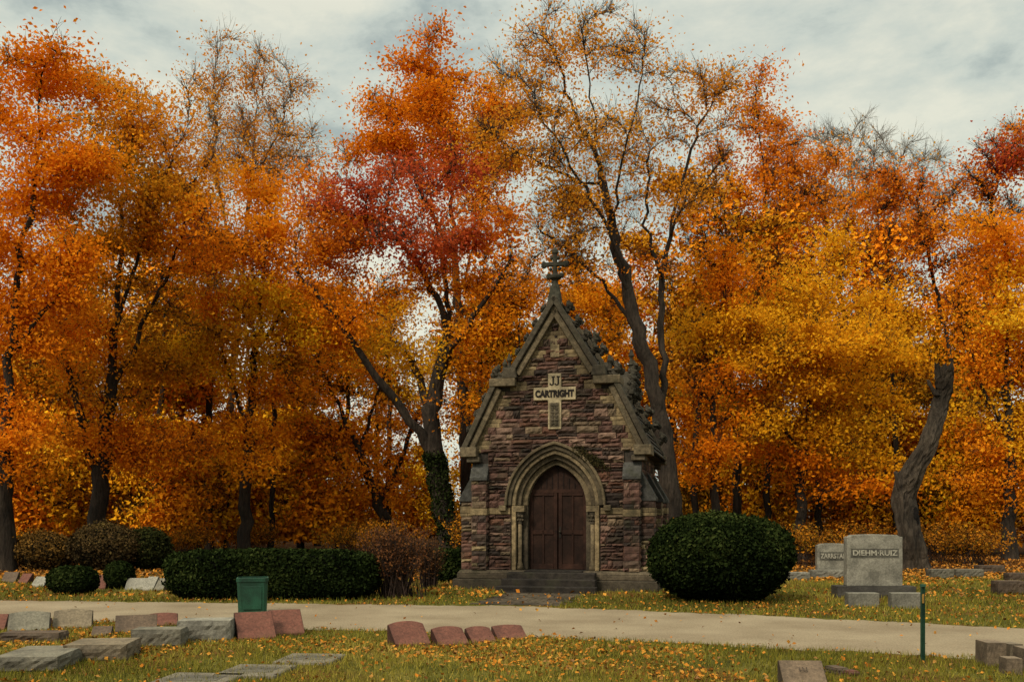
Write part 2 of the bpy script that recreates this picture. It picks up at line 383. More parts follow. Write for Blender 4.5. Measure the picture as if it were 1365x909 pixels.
hero('bright orange maple with rounded crown',38,[[(325,746),(326,660),(330,570),(342,470),(352,360),(360,290)],[(330,570),(300,490),(282,400)],[(342,470),(385,400),(420,340)]],
 [(360,255,75,35,OR),(290,315,60,48,OR),(425,280,65,42,OR),(350,335,90,48,OR),(430,360,65,48,OR),(280,400,60,50,OR),(370,425,85,50,YEL),(450,455,50,35,OR,0,.5),(290,490,75,45,YEL,0,.7),(380,530,75,40,OR,0,.6),(340,610,70,40,OR,0,.5)],34000,0.26,17,leaf=.08,sig=.48,gap=.85)
hero('leaning dark-stemmed tree with thin orange leaves',43,[[(532,739),(505,670),(478,600),(450,540),(425,480),(410,420)],[(478,600),(500,540),(520,470)],[(505,670),(540,600),(560,540)]],
 [(400,400,60,50,OR),(440,330,50,40,RO),(520,430,55,50,YEL,1,.7),(460,500,60,40,OR,0,.7),(390,600,60,35,OR,0,.6),(530,560,60,45,OR,0,.7),(450,590,60,40,OR,0,.7),(500,650,70,30,OR,0,.7)],11500,0.26,18,leaf=.082,sig=.62,gap=1.2)
hero('tall narrow reddish orange tree',48,[[(1042,734),(1038,560),(1032,400),(1020,260),(1008,130)],[(1032,400),(990,320),(975,240)]],
 [(1008,130,35,42,RO),(1040,205,50,45,RO),(975,205,45,50,RO),(1000,290,70,55,OR),(1065,310,50,55,OR),(1010,380,65,50,OR)],13000,0.22,19,leaf=.095,twigs=3000,sig=.56)
hero('slender tree with orange and yellow leaves beside the chapel',36,[[(955,749),(953,640),(950,520),(958,420),(970,350)],[(951,540),(985,470),(1010,400)]],
 [(985,370,60,50,OR),(935,440,40,50,YEL),(1020,450,60,55,YEL),(960,530,65,50,OR),(1020,560,55,50,YEL),(950,620,55,35,OR)],15500,0.16,20,leaf=.08,sig=.5)
hero('broad golden yellow and orange maple',37,[[(1068,747),(1066,670),(1072,580),(1085,480),(1092,400)],[(1072,580),(1120,510),(1160,460)],[(1070,610),(1030,540),(1015,480)]],
 [(1095,345,60,38,YEL),(1050,410,65,45,YEL),(1150,410,65,42,YEL),(1095,480,90,50,YEL),(1180,490,50,50,YEL),(1035,540,75,45,YEL),(1130,570,85,45,YEL),(1175,600,50,45,YEL),(1060,630,70,35,OR,0,.7),(1140,655,60,35,OR,0,.7)],35000,0.2,21,leaf=.083,sig=.5,gap=.85)
hero('large orange maple with dense low branches',38,[[(1345,746),(1345,650),(1342,520),(1340,400),(1345,320)],[(1342,520),(1390,430),(1430,330)],[(1343,580),(1310,520),(1290,460)]],
 [(1330,310,60,45,OR),(1300,390,50,45,OR),(1350,400,55,55,YEL),(1320,480,60,45,OR),(1350,560,60,50,YEL),(1305,600,45,45,OR,0,.8),(1350,660,50,35,OR,0,.7),(1430,360,80,120,OR),(1440,540,70,80,OR)],31000,0.24,22,leaf=.087,sig=.52,gap=.85)
hero('red-orange tree with open crown',50,[[(1135,732),(1138,600),(1130,460),(1115,350),(1090,250)],[(1130,460),(1170,380),(1190,330)]],
 [(1085,240,60,50,RO),(1120,300,70,55,OR),(1050,300,50,50,OR),(1180,340,65,50,OR),(1200,410,60,50,OR)],13000,0.22,23,leaf=.098,twigs=2800,sig=.6)
hero('nearly bare pale-barked tree',56,[[(1150,728),(1150,560),(1140,380),(1135,220)],[(1150,450),(1190,320),(1200,220)]],
 [(1120,200,75,30,BRN),(1195,220,65,35,BRN),(1075,185,35,25,BRN),(1160,270,95,45,BRN),(1230,260,40,40,BRN)],900,0.2,24,leaf=.09,twigs=3200,bark=(0.2,0.18,0.15),dens=2.0,twl=.9,kill=.6,rt=.016,up=.2,jit=.1,handr=.2)
hero('reddish tree with thin crown and bent limbs',46,[[(1290,736),(1285,600),(1268,480),(1245,380),(1230,300)],[(1285,560),(1310,430),(1320,310),(1330,220)]],
 [(1215,255,60,38,RO),(1285,245,45,42,RO),(1330,205,45,38,RED),(1375,200,50,50,RO),(1235,325,60,45,RO),(1310,300,60,50,RO),(1180,270,35,30,RO)],12000,0.22,25,leaf=.09,twigs=3400,sig=.6)
hero('thin dark tree with scattered orange leaves',42,[[(728,741),(715,640),(700,540),(690,440),(705,360)],[(700,540),(740,460),(760,400)]],
 [(690,400,45,50,OR),(760,420,50,50,OR),(700,490,50,50,YEL,0,.7),(800,430,50,50,OR,0,.7),(660,560,45,40,OR,0,.7)],10500,0.16,26,leaf=.088,sig=.54)
def filler(seed,h,cw,p1,p2,n,rb,lowfrac=0.35,leaf=.125,bark=(0.03,0.022,0.016),dens=.5,twigs=900):
    r=np.random.default_rng(seed)
    lean=r.normal(size=2)*0.5
    T=[[np.array([0,0,-.05]),np.array([lean[0]*.3,lean[1]*.3,h*.3]),np.array([lean[0],lean[1],h*.62]),np.array([lean[0]*1.3,lean[1],h*.9])]]
    B=[]
    k=7
    for i in range(k):
        f=lowfrac+(1-lowfrac)*(i+.5)/k; a=r.random()*6.28; w=cw*(1-.5*abs(f-.6)/.5); q=w*.5*r.random()+.1
        B.append((np.array([lean[0]*f+math.cos(a)*q*1.4,lean[1]*f+math.sin(a)*q*1.4,h*f]),np.array([w*.62,w*.62,h*.1+.3]),p1 if r.random()<.6 else p2,1))
    _,tr,cr,_=build_tree(r,T,B,n,rb,leaf=leaf,dens=dens,twigs=twigs,bark=bark,step=.6,kill=.9,sig=.6,mat=M_LEAFF,handr=.4)
    return tr,cr
OR2=[tuple(c*.9 for c in q) for q in OR]; OLV2=[(0.06,0.05,0.01),(0.22,0.12,0.01),(0.44,0.19,0.012),(0.56,0.26,0.02)]  # darker palettes, understory shade put into the leaf colours
K={'a':filler(41,17,4.2,OR,RO,10500,.2),'b':filler(42,15,3.8,YEL,OR,10000,.18),'c':filler(43,8,3.2,OR,YEL,8000,.1,.2),
   'd':filler(44,9,3.4,OLV2,OR2,8000,.12,.15),'e':filler(45,6.0,2.8,OR2,YEL,6500,.06,.1),'f':filler(46,16,3.2,OLV,BRN,6000,.18,.45,twigs=1600),
   'g':filler(47,13,2.2,OR,OLV,2600,.14,.5,twigs=900)}
LAB={'a':'tall orange woodland tree with slim dark trunk','b':'tall golden woodland tree with slim dark trunk','c':'young orange tree in the wood edge',
     'd':'small olive-brown tree in the wood edge','e':'low rust-orange sapling at the wood edge','f':'tall thin tree with sparse olive leaves','g':'slim dark woodland trunk with few orange leaves'}
FP=[('a',60,57),('f',110,50),('d',70,46),('e',110,44),('d',200,45),('f',235,52),('d',265,50),('c',300,56),('b',385,66),('e',360,46),
    ('e',450,48),('e',560,58),('b',665,60),('e',640,50),('b',810,60),('c',840,52),('a',860,56),('d',940,48),('b',930,60),('d',960,56),('e',1000,46),
    ('e',1050,48),('d',1110,46),('e',1150,44),('b',1180,58),('d',1190,46),('e',1240,46),('b',1245,56),('e',1285,42),('d',1310,46),('b',1310,60),('e',1390,44),('e',10,50),('a',-60,48),('c',-80,42),('a',1440,50),
    ('f',20,62),('e',160,46),('d',340,64),('e',1210,52),('f',420,56),('f',620,62),('f',500,62),('e',215,41),('e',300,43),('e',60,41),('e',400,43),('c',130,60),('c',240,62),
    ('f',180,47),('f',280,46),('f',905,52),('f',1085,52),('f',1220,62),('f',985,42),('f',1035,60),('f',760,50),
    ('g',55,42),('g',95,48),('g',215,43),('g',262,55),('g',362,42),('g',395,52),('g',470,55),('g',520,50),('g',640,44),('g',668,54),('g',925,41),('g',1018,44),('g',1062,50),('g',1100,42),('g',1165,47),('g',1195,41),('g',1282,50),('g',1320,42)]
r=np.random.default_rng(99)
for k,px,d in FP:
    o=thing('tree',LAB[k],'tree',((px-CX)*d/F,d+r.uniform(-1,1),0),r.random()*6.28,group='woodland trees')
    s=r.uniform(.88,1.1); o.scale=(s,s,s*r.uniform(.93,1.05))
    part('trunk',K[k][0],o); part('crown',K[k][1],o)
# distant woodland mass
r=np.random.default_rng(5)
n=52000
X=r.uniform(-62,62,n); Y=r.uniform(70,90,n)
top=5.6+2.2*np.sin(X*.35)+1.6*np.sin(X*.9+2)+1.2*np.sin(X*2.1)
top=np.where((X>-17)&(X<1),np.minimum(top,4.2+1.0*np.sin(X*1.7)),top)
top=np.maximum(top,2.6)
Z=top*r.random(n)**.8+.1
P=np.stack([X,Y,Z],1)
keep=lfn(P,.8,1.0)+.35*r.normal(size=n)>-.35; P=P[keep]
v,f=leafV(P,.27*(.7+.6*r.random(len(P))),r,up=.5)
cols=pal(P,[(0.03,0.02,0.008),(0.12,0.05,0.008),(0.3,0.11,0.01),(0.46,0.19,0.015)],.4+.3*lfn(P,.5,2)+.15*r.normal(size=len(P)))  # dark leaf tones stand in for the shade between far trees
thing('distant_woodland','distant wood of rust-orange trees beyond the cemetery','woodland',mesh=npmesh('distant_woodland',v,f,cols,M_LEAFF),kind='stuff')
m=(ivyP[:,2]<4.2)&(np.abs(ivyP[:,0]-t1[2][0])<1.3)
Pi=ivyP[m]; Pi=Pi[:40]; r=np.random.default_rng(3); i=r.integers(0,len(Pi),5200)
dirv=r.normal(size=(5200,3)); dirv[:,2]*=.3; dirv/=np.linalg.norm(dirv,axis=1)[:,None]
nxt=np.minimum(i+1,len(Pi)-1); Q=Pi[i]+(Pi[nxt]-Pi[i])*r.random((5200,1))*(np.linalg.norm(Pi[nxt]-Pi[i],axis=1)<.9)[:,None]
Q=Q+dirv*(.33+.12*r.random((5200,1))); Q=Q[Q[:,2]>0]
v,f=leafV(Q,.06,r,up=.3)
part('ivy',npmesh('ivy',v-t1[2],f,pal(Q,[(0.007,0.009,0.003),(0.016,0.022,0.007),(0.03,0.04,0.011)],r.random(len(Q))),M_GREEN),t1[0],label='dark green ivy climbing the trunk')
# ------------------------------------------------------------ ground and road
def nearE(x): return np.interp(x,[-30,-12,-8,-3,1.6,5.2,9,14,40],[22,17.0,15.9,14.35,12.9,11.35,9.6,7.2,-5])
def farE(x): return np.interp(x,[-30,-20,-9.9,0.2,3.9,7.4,12,40],[23.5,21.3,19.3,18.0,16.4,14.4,12.0,-1])
m,nt,out=newmat('lawn_and_leaf_litter')
tc=N(nt,'ShaderNodeTexCoord')
def noise(s,d=4,v=None):
    n=N(nt,'ShaderNodeTexNoise'); n.inputs['Scale'].default_value=s; n.inputs['Detail'].default_value=d; nt.links.new(tc.outputs['Object'],n.inputs['Vector']); return n.outputs['Fac']
a=ramp(nt,[(0.3,(0.04,0.038,0.009)),(0.5,(0.085,0.078,0.016)),(0.7,(0.145,0.118,0.028))]); nt.links.new(noise(1.2,6),a.inputs[0])
b=ramp(nt,[(0.35,0.6),(0.7,1.4)]); nt.links.new(noise(25,4),b.inputs[0])
c=mul(nt,a.outputs[0],b.outputs[0])
l=ramp(nt,[(0.3,(0.04,0.02,0.008)),(0.5,(0.10,0.045,0.013)),(0.7,(0.22,0.09,0.018))]); nt.links.new(noise(14,5),l.inputs[0])
lf=ramp(nt,[(0.48,0.0),(0.6,0.8)]); nt.links.new(noise(0.55,6),lf.inputs[0])
c=mul(nt,c,l.outputs[0],lf.outputs[0],'MIX')
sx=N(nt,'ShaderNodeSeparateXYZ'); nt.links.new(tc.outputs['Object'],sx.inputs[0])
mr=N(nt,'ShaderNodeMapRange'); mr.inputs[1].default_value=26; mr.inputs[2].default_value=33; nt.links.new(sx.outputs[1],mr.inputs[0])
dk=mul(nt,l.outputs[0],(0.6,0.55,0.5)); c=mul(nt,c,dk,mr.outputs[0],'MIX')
bs=N(nt,'ShaderNodeBsdfPrincipled'); bs.inputs['Roughness'].default_value=1; bs.inputs['Specular IOR Level'].default_value=0.05
nt.links.new(c,bs.inputs['Base Color']); bp=N(nt,'ShaderNodeBump'); bp.inputs['Strength'].default_value=.6; bp.inputs['Distance'].default_value=.05
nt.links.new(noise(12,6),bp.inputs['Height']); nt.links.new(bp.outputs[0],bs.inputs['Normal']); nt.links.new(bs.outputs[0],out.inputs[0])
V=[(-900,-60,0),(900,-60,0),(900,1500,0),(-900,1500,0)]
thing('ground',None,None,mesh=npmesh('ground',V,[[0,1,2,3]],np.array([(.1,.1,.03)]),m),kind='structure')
m,nt,out=newmat('worn_asphalt'); tc=N(nt,'ShaderNodeTexCoord')
a=ramp(nt,[(0.3,(0.185,0.14,0.09)),(0.7,(0.285,0.228,0.152))]); nt.links.new(noise(0.8,8),a.inputs[0])
b=ramp(nt,[(0.3,0.72),(0.7,1.22)]); nt.links.new(noise(45,5),b.inputs[0]); c=mul(nt,a.outputs[0],b.outputs[0])
bs=N(nt,'ShaderNodeBsdfPrincipled'); bs.inputs['Roughness'].default_value=.95; bs.inputs['Specular IOR Level'].default_value=.1; nt.links.new(c,bs.inputs['Base Color'])
bp=N(nt,'ShaderNodeBump'); bp.inputs['Strength'].default_value=.3; bp.inputs['Distance'].default_value=.01; nt.links.new(noise(80,3),bp.inputs['Height']); nt.links.new(bp.outputs[0],bs.inputs['Normal']); nt.links.new(bs.outputs[0],out.inputs[0])
M_ROAD=m
xs=np.linspace(-30,30,700)
def wob(x,s): return .07*np.sin(x*3.1+s)+.05*np.sin(x*7.7+s*2)+.04*np.sin(x*17+s)+.03*np.sin(x*31+s)
A=np.stack([xs,nearE(xs)+wob(xs,1),np.full(700,.004)],1);B=np.stack([xs,farE(xs)+wob(xs,2),np.full(700,.004)],1)
V=np.concatenate([A,B]); i=np.arange(699); Fc=np.stack([i,i+1,700+i+1,700+i],1)
thing('road',None,None,mesh=npmesh('road',V,Fc,np.array([(.3,.27,.2)]),M_ROAD),kind='structure')
th=math.radians(-13); BX,BY=.97,22.35
def B2W(x,y): return (BX+x*math.cos(th)-y*math.sin(th), BY+x*math.sin(th)+y*math.cos(th))
mb=MB()
for ix in range(6):
    for iy in range(11):
        x0=-.85+ix*.285; y0=-4.2+iy*.27
        vs=[(*B2W(x0+(iy%2)*.1,y0),.008),(*B2W(x0+.27+(iy%2)*.1,y0),.008),(*B2W(x0+.27+(iy%2)*.1,y0+.255),.008),(*B2W(x0+(iy%2)*.1,y0+.255),.008)]
        k=random.uniform(.6,1.2)
        if farE(vs[0][0])<vs[0][1]: mb.add(vs,[(0,1,2,3)],(.10*k,.075*k,.05*k))
thing('path',None,None,mesh=mb.mesh('path',M_STONE),kind='structure')
def inbld(X,Y,pw=.8):
    dx=X-BX;dy=Y-BY; lx=dx*math.cos(th)+dy*math.sin(th); ly=-dx*math.sin(th)+dy*math.cos(th)
    return ((np.abs(lx)<2.4)&(ly>-.3)&(ly<4.6))|((np.abs(lx)<1.2)&(ly>-1.3)&(ly<0))|((np.abs(lx)<pw)&(ly>-4.5)&(ly<0))
r=np.random.default_rng(21)
def blades(n,y0,y1,h,w,near):
    Y=r.uniform(y0,y1,n); X=r.uniform(-1,1,n)*(Y*.56+1.0)
    ok=(Y<nearE(X)-.04+.16*r.random(n)+.06*np.sin(X*5)) if near else (Y>farE(X)+.04-.16*r.random(n))
    ok&=~inbld(X,Y,.7+.3*float(r.random())); P=np.stack([X,Y,np.zeros(n)],1)
    ok&=(lfn(P,2.2,.3)+.8*r.normal(size=n)>-.6)
    P=P[ok]; k=len(P); a=r.random(k)*6.28; hh=h*(.4+1.1*r.random(k)); dx=np.stack([np.cos(a),np.sin(a),np.zeros(k)],1)*w
    tip=P+np.stack([r.normal(size=k)*.35*hh,r.normal(size=k)*.35*hh,hh],1)
    V=np.empty((k,3,3));V[:,0]=P-dx;V[:,1]=P+dx;V[:,2]=tip
    t=.47+.3*lfn(P,.9,2)+.2*lfn(P,3.1,1)+.2*r.normal(size=k)
    return V.reshape(-1,3),pal(P,[(0.045,0.046,0.01),(0.115,0.108,0.016),(0.205,0.172,0.026),(0.32,0.24,0.055)],t)
v1,c1=blades(150000,8.6,16.5,.055,.005,True); v2,c2=blades(85000,14,27,.07,.009,False)
V=np.concatenate([v1,v2])
thing('grass','short green and straw-coloured lawn grass','grass',mesh=npmesh('grass',V,np.arange(len(V)).reshape(-1,3),np.concatenate([c1,c2]),M_GRASS),kind='stuff')
LC=[(0.09,0.04,0.012),(0.24,0.09,0.015),(0.46,0.16,0.02),(0.5,0.24,0.04),(0.18,0.09,0.04)]
Ps=[]
def scat(n,y0,y1,cond,z):
    Y=r.uniform(y0,y1,n);X=r.uniform(-1,1,n)*(Y*.58+1); ok=cond(X,Y); P=np.stack([X,Y,z+.02*r.random(n)],1)[ok]; Ps.append(P)
scat(30000,8.6,16.5,lambda X,Y:(Y<nearE(X))&(lfn(np.stack([X,Y,0*X],1),1.0,1)+.7*lfn(np.stack([X,Y,0*X],1),2.9,2)+.3*r.normal(size=len(X))>.5),.02)
scat(2500,8.6,16.5,lambda X,Y:(Y<nearE(X)),.02)
scat(22000,8,21,lambda X,Y:(Y>nearE(X)-.1)&(Y<farE(X)+.1)&(r.random(len(X))<.025+.85*np.exp(-np.minimum(Y-nearE(X)+.1,farE(X)+.1-Y)/(.14+.1*np.sin(X*2.3)))),.012)
scat(34000,12,29,lambda X,Y:(Y>farE(X))&(r.random(len(X))<.32+.45*lfn(np.stack([X,Y,0*X],1),1.2,3)),.03)
scat(24000,25,42,lambda X,Y:(Y>farE(X)),.03)
P=np.concatenate(Ps); P=P[~((inbld(P[:,0],P[:,1]))&(r.random(len(P))<.55))]
v,f=leafV(P,np.where(P[:,1]>20,.045,.025)*(.5+.9*r.random(len(P))),r,up=1.7,asp=.75)
thing('fallen_leaves','scattered orange and brown fallen leaves','leaves',mesh=npmesh('fallen_leaves',v,f,pal(P,LC,r.random(len(P))),M_GRASS),kind='stuff')
# ------------------------------------------------------------ mausoleum
BR=[(0.105,0.055,0.042),(0.13,0.068,0.05),(0.06,0.037,0.028),(0.17,0.105,0.075),(0.042,0.029,0.023),(0.115,0.055,0.035),(0.165,0.115,0.072),(0.09,0.048,0.036),(0.075,0.05,0.036)]
TAN=(0.225,0.165,0.088); TAN2=(0.16,0.12,0.068); DK=(0.03,0.024,0.02)
def brc():
    c=random.choice(BR); k=random.uniform(.75,1.25); return tuple(x*k for x in c)
def tanc(k0=1):
    k=random.uniform(.6,1.1)*k0; return tuple(x*k for x in TAN)
mz=thing('mausoleum','small gothic stone burial chapel with steep gable and arched door','mausoleum',(BX,BY,0),th)
L=4.2; SP=1.88
SX,SZ=1.42,4.62
UX,UZ=.98,4.95
TZ=6.56
def prof(z):
    if z<3.1: return 1.87
    if z<3.25: return 1.95
    if z<SZ-.05: return 1.98-(z-3.25)*(.66/1.35)
    if z<UZ-.06: return UX+.12
    return max(0,(UX-.06)*(TZ-.12-z)/(TZ-.12-UZ))
mb=MB()
mb.box(-2.32,2.32,-.28,L+.3,-.05,.22,(0.055,0.044,0.03)); mb.box(-2.24,2.24,-.2,L+.22,.22,.34,(0.075,0.058,0.038)); mb.box(-2.24,2.24,-.2,L+.22,.34,.42,(0.09,0.07,0.045),.06,.06)
o=part('plinth',mb.mesh('plinth',M_STONE),mz); bevel(o,.015)
mb=MB(); mort=(0.032,0.026,0.021)
HI,RI=.98,1.23
ar=arch(HI,SP,RI)
half=sorted([p for p in ar if p[0]>=-1e-6],key=lambda p:-p[1])
for sgn in (1,-1):
    pts=[(HI,.4),(1.86,.4),(1.86,3.1),(1.92,3.25),(1.3,4.55),(.95,4.9),(0,6.38)]+half
    mb.prism([(sgn*x,z) for x,z in pts],.02,.45,mort)
mb.box(-1.84,-1.6,.45,L,.4,3.3,mort); mb.box(1.6,1.84,.45,L,.4,3.3,mort)
mb.prism([(-1.84,.4),(1.84,.4),(1.84,3.2),(1.25,4.5),(.9,4.85),(0,6.2),(-.9,4.85),(-1.25,4.5),(-1.84,3.2)],L-.2,L,mort)
mb.prism([(-1.0,.4),(1.0,.4),(1.0,3.2),(-1.0,3.2)],.46,.6,(0.02,0.015,0.012))
z=.42; row=0
HA,HR=1.08,1.34; R_=(HA**2+HR**2)/(2*HA)
while z<6.15:
    h=random.choice([.06,.08,.10,.13,.16,.18]); zm=z+h*.5
    if z<SP: hin=1.02
    elif z<SP+HR: hin=(HA-R_)+math.sqrt(max(0,R_*R_-(z-SP)**2))
    else: hin=0
    w=prof(z+h)-.06 if z>3.0 else 1.55
    if w<.1: break
    segs=[(-w,-hin),(hin,w)] if hin>0.02 else [(-w,w)]
    band = 1.66<zm<1.84
    for a0,a1 in segs:
        x=a0; first=True
        while x<a1-.02:
            ln=random.uniform(.1,.5)
            tan=False
            qd=.14+.22*((row//2)%2)+.03
            if a0==-w and first and z>3.0: ln=qd; tan=True
            if z>3.0 and a1==w:
                if x>=a1-qd-.02: ln=a1-x; tan=True
                elif x+ln>a1-qd: ln=max(.06,a1-qd-x)
            if x+ln>a1-.08: ln=a1-x
            c=tanc() if (tan or band) else brc()
            if tan or band: mb.stone((x+.004,0.0,z+.004),(1,0,0),(0,0,1),(0,-1,0),ln-.008,h-.008,.05,c,.012)
            elif h>.12 and random.random()<.35:
                for zz_ in (0,.5): mb.stone((x+.004,random.uniform(-.03,.015),z+.004+h*zz_),(1,0,0),(0,0,1),(0,-1,0),ln-.008,h*.5-.008,.08,brc(),.036,5,2)
            else: mb.stone((x+.004,random.uniform(-.03,.018),z+.004),(1,0,0),(0,0,1),(0,-1,0),ln-.008,h-.008,.08,c,.042,5,3)
            x+=ln; first=False
    z+=h; row+=1
z=.42
while z<3.2:
    h=random.choice([.09,.12,.15])
    for sx_ in (1,-1):
        y=.35
        while y<L-.1:
            ln=min(random.uniform(.2,.5),L-y)
            c=brc() if not 1.66<z+h/2<1.84 else tanc()
            mb.stone((sx_*1.86,y+.005,z+.005),(0,1,0),(0,0,1),(sx_,0,0),ln-.012,h-.012,.05,c,.03); y+=ln
    z+=h
part('wall',mb.mesh('wall',M_STONE),mz)
def buttress(x0,x1,y0,y1,ztop,slope,axis,name='buttress'):
    mb=MB(); zz=.42
    mb.box(x0+.02,x1-.02,y0+.02,y1-.02,.4,ztop,mort)
    while zz<ztop-.02:
        h=min(random.choice([.08,.11,.16]),ztop-zz); band=1.66<zz+h/2<1.84
        j=.0 if not band else .025
        c=tanc() if band or random.random()<.15 else brc()
        cuts=[x0-j,x1+j] if (x1-x0)<.25 or random.random()<.4 else [x0-j,random.uniform(x0+.1,x1-.1),x1+j]
        for a0,a1 in zip(cuts[:-1],cuts[1:]):
            mb.stone((a0+.004,y0-j,zz+.005),(1,0,0),(0,0,1),(0,-1,0),a1-a0-.008,h-.01,.06,c,.034 if not band else .006)
            c=brc() if not band else c
        for sx_,xe in ((1,x1+j),(-1,x0-j)):
            mb.stone((xe,y0-j+.01,zz+.005),(0,1,0),(0,0,1),(sx_,0,0),y1-y0-.02,h-.01,.06,c,.034 if not band else .006)
        zz+=h
    col=(0.06,0.058,0.052)
    if axis=='y': mb.prism([(y0-.05,ztop),(y1+.02,ztop),(y1+.02,ztop+slope),(y0-.05,ztop+.06)],x0-.03,x1+.03,col,'x')
    elif axis=='+x': mb.prism([(x0-.02,ztop),(x1+.05,ztop),(x1+.05,ztop+.06),(x0-.02,ztop+slope)],y0-.03,y1+.03,col)
    else: mb.prism([(x0-.05,ztop),(x1+.02,ztop),(x1+.02,ztop+slope),(x0-.05,ztop+.06)],y0-.03,y1+.03,col)
    part(name,mb.mesh(name,M_STONE),mz)
buttress(-1.9,-1.56,-.16,.1,2.45,.52,'y'); buttress(1.56,1.9,-.16,.1,2.45,.52,'y')
for y0 in (.05,2.0,L-.45):
    buttress(-2.2,-1.9,y0,y0+.42,1.98,.7,'-x'); buttress(1.9,2.2,y0,y0+.42,1.98,.7,'+x')
mb=MB()
mb.ring(1.15,1.43,1.09,1.36,SP,-.14,.03,(0.12,0.09,0.052)); mb.ring(1.09,1.36,HI+.02,RI+.02,SP,-.08,.05,(0.08,0.062,0.038))
for s in (1,-1): mb.box(s*1.19-.08,s*1.19+.08,-.16,.02,SP-.12,SP+.0,TAN2)
mb.ring(HI+.018,RI+.018,.91,1.15,SP,-.03,.3,TAN2); mb.ring(.908,1.148,.80,1.04,SP,.07,.34,(0.08,0.061,0.037)); mb.ring(.798,1.038,.67,.92,SP,.17,.44,(0.13,0.098,0.056))
for s in (1,-1):
    a,b=sorted((s*.9,s*.998)); mb.box(a,b,-.035,.3,.42,SP-.002,TAN)
    a,b=sorted((s*.79,s*.897)); mb.box(a,b,.2,.34,.42,SP-.002,DK)
    a,b=sorted((s*.67,s*.787)); mb.box(a,b,.19,.44,.42,SP-.002,(0.08,0.062,0.04))
    mb.box(min(s*1.03,s*1.55),max(s*1.03,s*1.55),-.05,.02,1.68,1.82,TAN)
o=part('arch_surround',mb.mesh('arch_surround',M_STONE),mz); bevel(o,.01)
for s in (1,-1):
    mb=MB(); c=(s*.835,.1,0)
    mb.lathe([(.085,.42),(.085,.5),(.07,.53),(.075,.56),(.052,.6),(.05,.62),(.05,1.5)],c,14,TAN2)
    col=part('column',mb.mesh('column',M_STONE,True),mz)
    mb=MB(); mb.lathe([(.055,1.46),(.07,1.48),(.06,1.51),(.08,1.62),(.115,1.72),(.12,1.74)],c,12,(0.07,0.056,0.038),.1)
    for k in range(8):
        a=k*math.pi/4; mb.blob((c[0]+.09*math.cos(a),c[1]+.09*math.sin(a),1.64),.035,(0.08,0.062,0.04))
        mb.blob((c[0]+.075*math.cos(a+.4),c[1]+.075*math.sin(a+.4),1.55),.028,(0.08,0.062,0.04))
    mb.box(c[0]-.13,c[0]+.13,c[1]-.14,c[1]+.12,1.74,1.875,TAN2)
    part('capital',mb.mesh('capital',M_STONE),col)
DC=(0.024,0.011,0.007)
dz=2.2
door=part('door',None,mz)
for s in (1,-1):
    mb=MB(); a,b=sorted((s*.012,s*.668)); mb.box(a,b,.36,.41,.43,dz,DC)
    for q0,q1,z0,z1 in ((.012,.1,.43,dz),(.58,.668,.43,dz),(.1,.58,.43,.55),(.1,.58,dz-.1,dz),(.1,.58,1.22,1.32),(.315,.365,.55,dz-.1)):
        a,b=sorted((s*q0,s*q1)); mb.box(a+.001,b-.001,.335,.362,z0+.001,z1-.001,(0.032,0.014,0.009))
    o=part('door_leaf',mb.mesh('door_leaf',M_DOOR),door); bevel(o,.006)
    if s>0:
        mb=MB(); mb.box(.03,.075,.32,.336,1.15,1.4,(0.03,0.025,0.02)); mb.lathe([(.012,-.02),(.03,0),(.012,.03)],(.052,.3,1.28),8,(0.05,0.04,0.03)); part('handle',mb.mesh('handle',M_DOOR),door)
mb=MB(); tp=[p for p in arch(.668,SP,.918)]; tp=[(x,z) for x,z in tp if z>dz+.012]
mb.prism([(tp[0][0],dz+.008)]+tp+[(tp[-1][0],dz+.008)],.35,.42,DC)
mb.box(-.62,.62,.33,.349,dz-.03,dz+.05,(0.032,0.014,0.009))
for k in range(-3,4): mb.box(k*.13-.008,k*.13+.008,.335,.352,dz+.05,dz+.54-abs(k)*.12,(0.012,0.007,0.006))
part('tympanum',mb.mesh('tympanum',M_DOOR),door)
mb=MB(); sc=(0.026,0.021,0.017)
mb.box(-.98,.98,-.62,-.282,-.02,.40,sc); mb.box(-1.03,1.03,-.92,-.622,-.02,.27,sc); mb.box(-1.09,1.09,-1.2,-.922,-.02,.13,sc)
mb.box(-.66,.66,-.28,.36,.39,.428,sc)
o=part('steps',mb.mesh('steps',M_STONE),mz); bevel(o,.02,2)
def slab(mb,p0,p1,t,y0,y1,col,inset=0):
    d=np.array(p1)-np.array(p0); d=d/np.linalg.norm(d); n=np.array([-d[1],d[0]])
    if n[1]>0: n=-n
    a=np.array(p0)+n*inset; b=np.array(p1)+n*inset
    mb.prism([tuple(a),tuple(b),tuple(b+n*t),tuple(a+n*t)],y0,y1,col)
CP=(0.066,0.054,0.037); CP2=(0.125,0.096,0.058); CK=(0.05,0.043,0.031)
def crocket(parent,x,y,z,sc,s):
    mb=MB(); mb.blob((x,y,z),.06*sc,CK,(1.1,1,1),.3); mb.blob((x+s*.05*sc,y-.03*sc,z+.07*sc),.055*sc,CK,(1,1,1),.35); mb.blob((x+s*.09*sc,y+.03*sc,z+.03*sc),.045*sc,CK,(1,1,1),.35); mb.blob((x+s*.02*sc,y,z+.12*sc),.035*sc,CK,(1,1,1.3),.3)
    part('crocket',mb.mesh('crocket',M_STONE),parent)
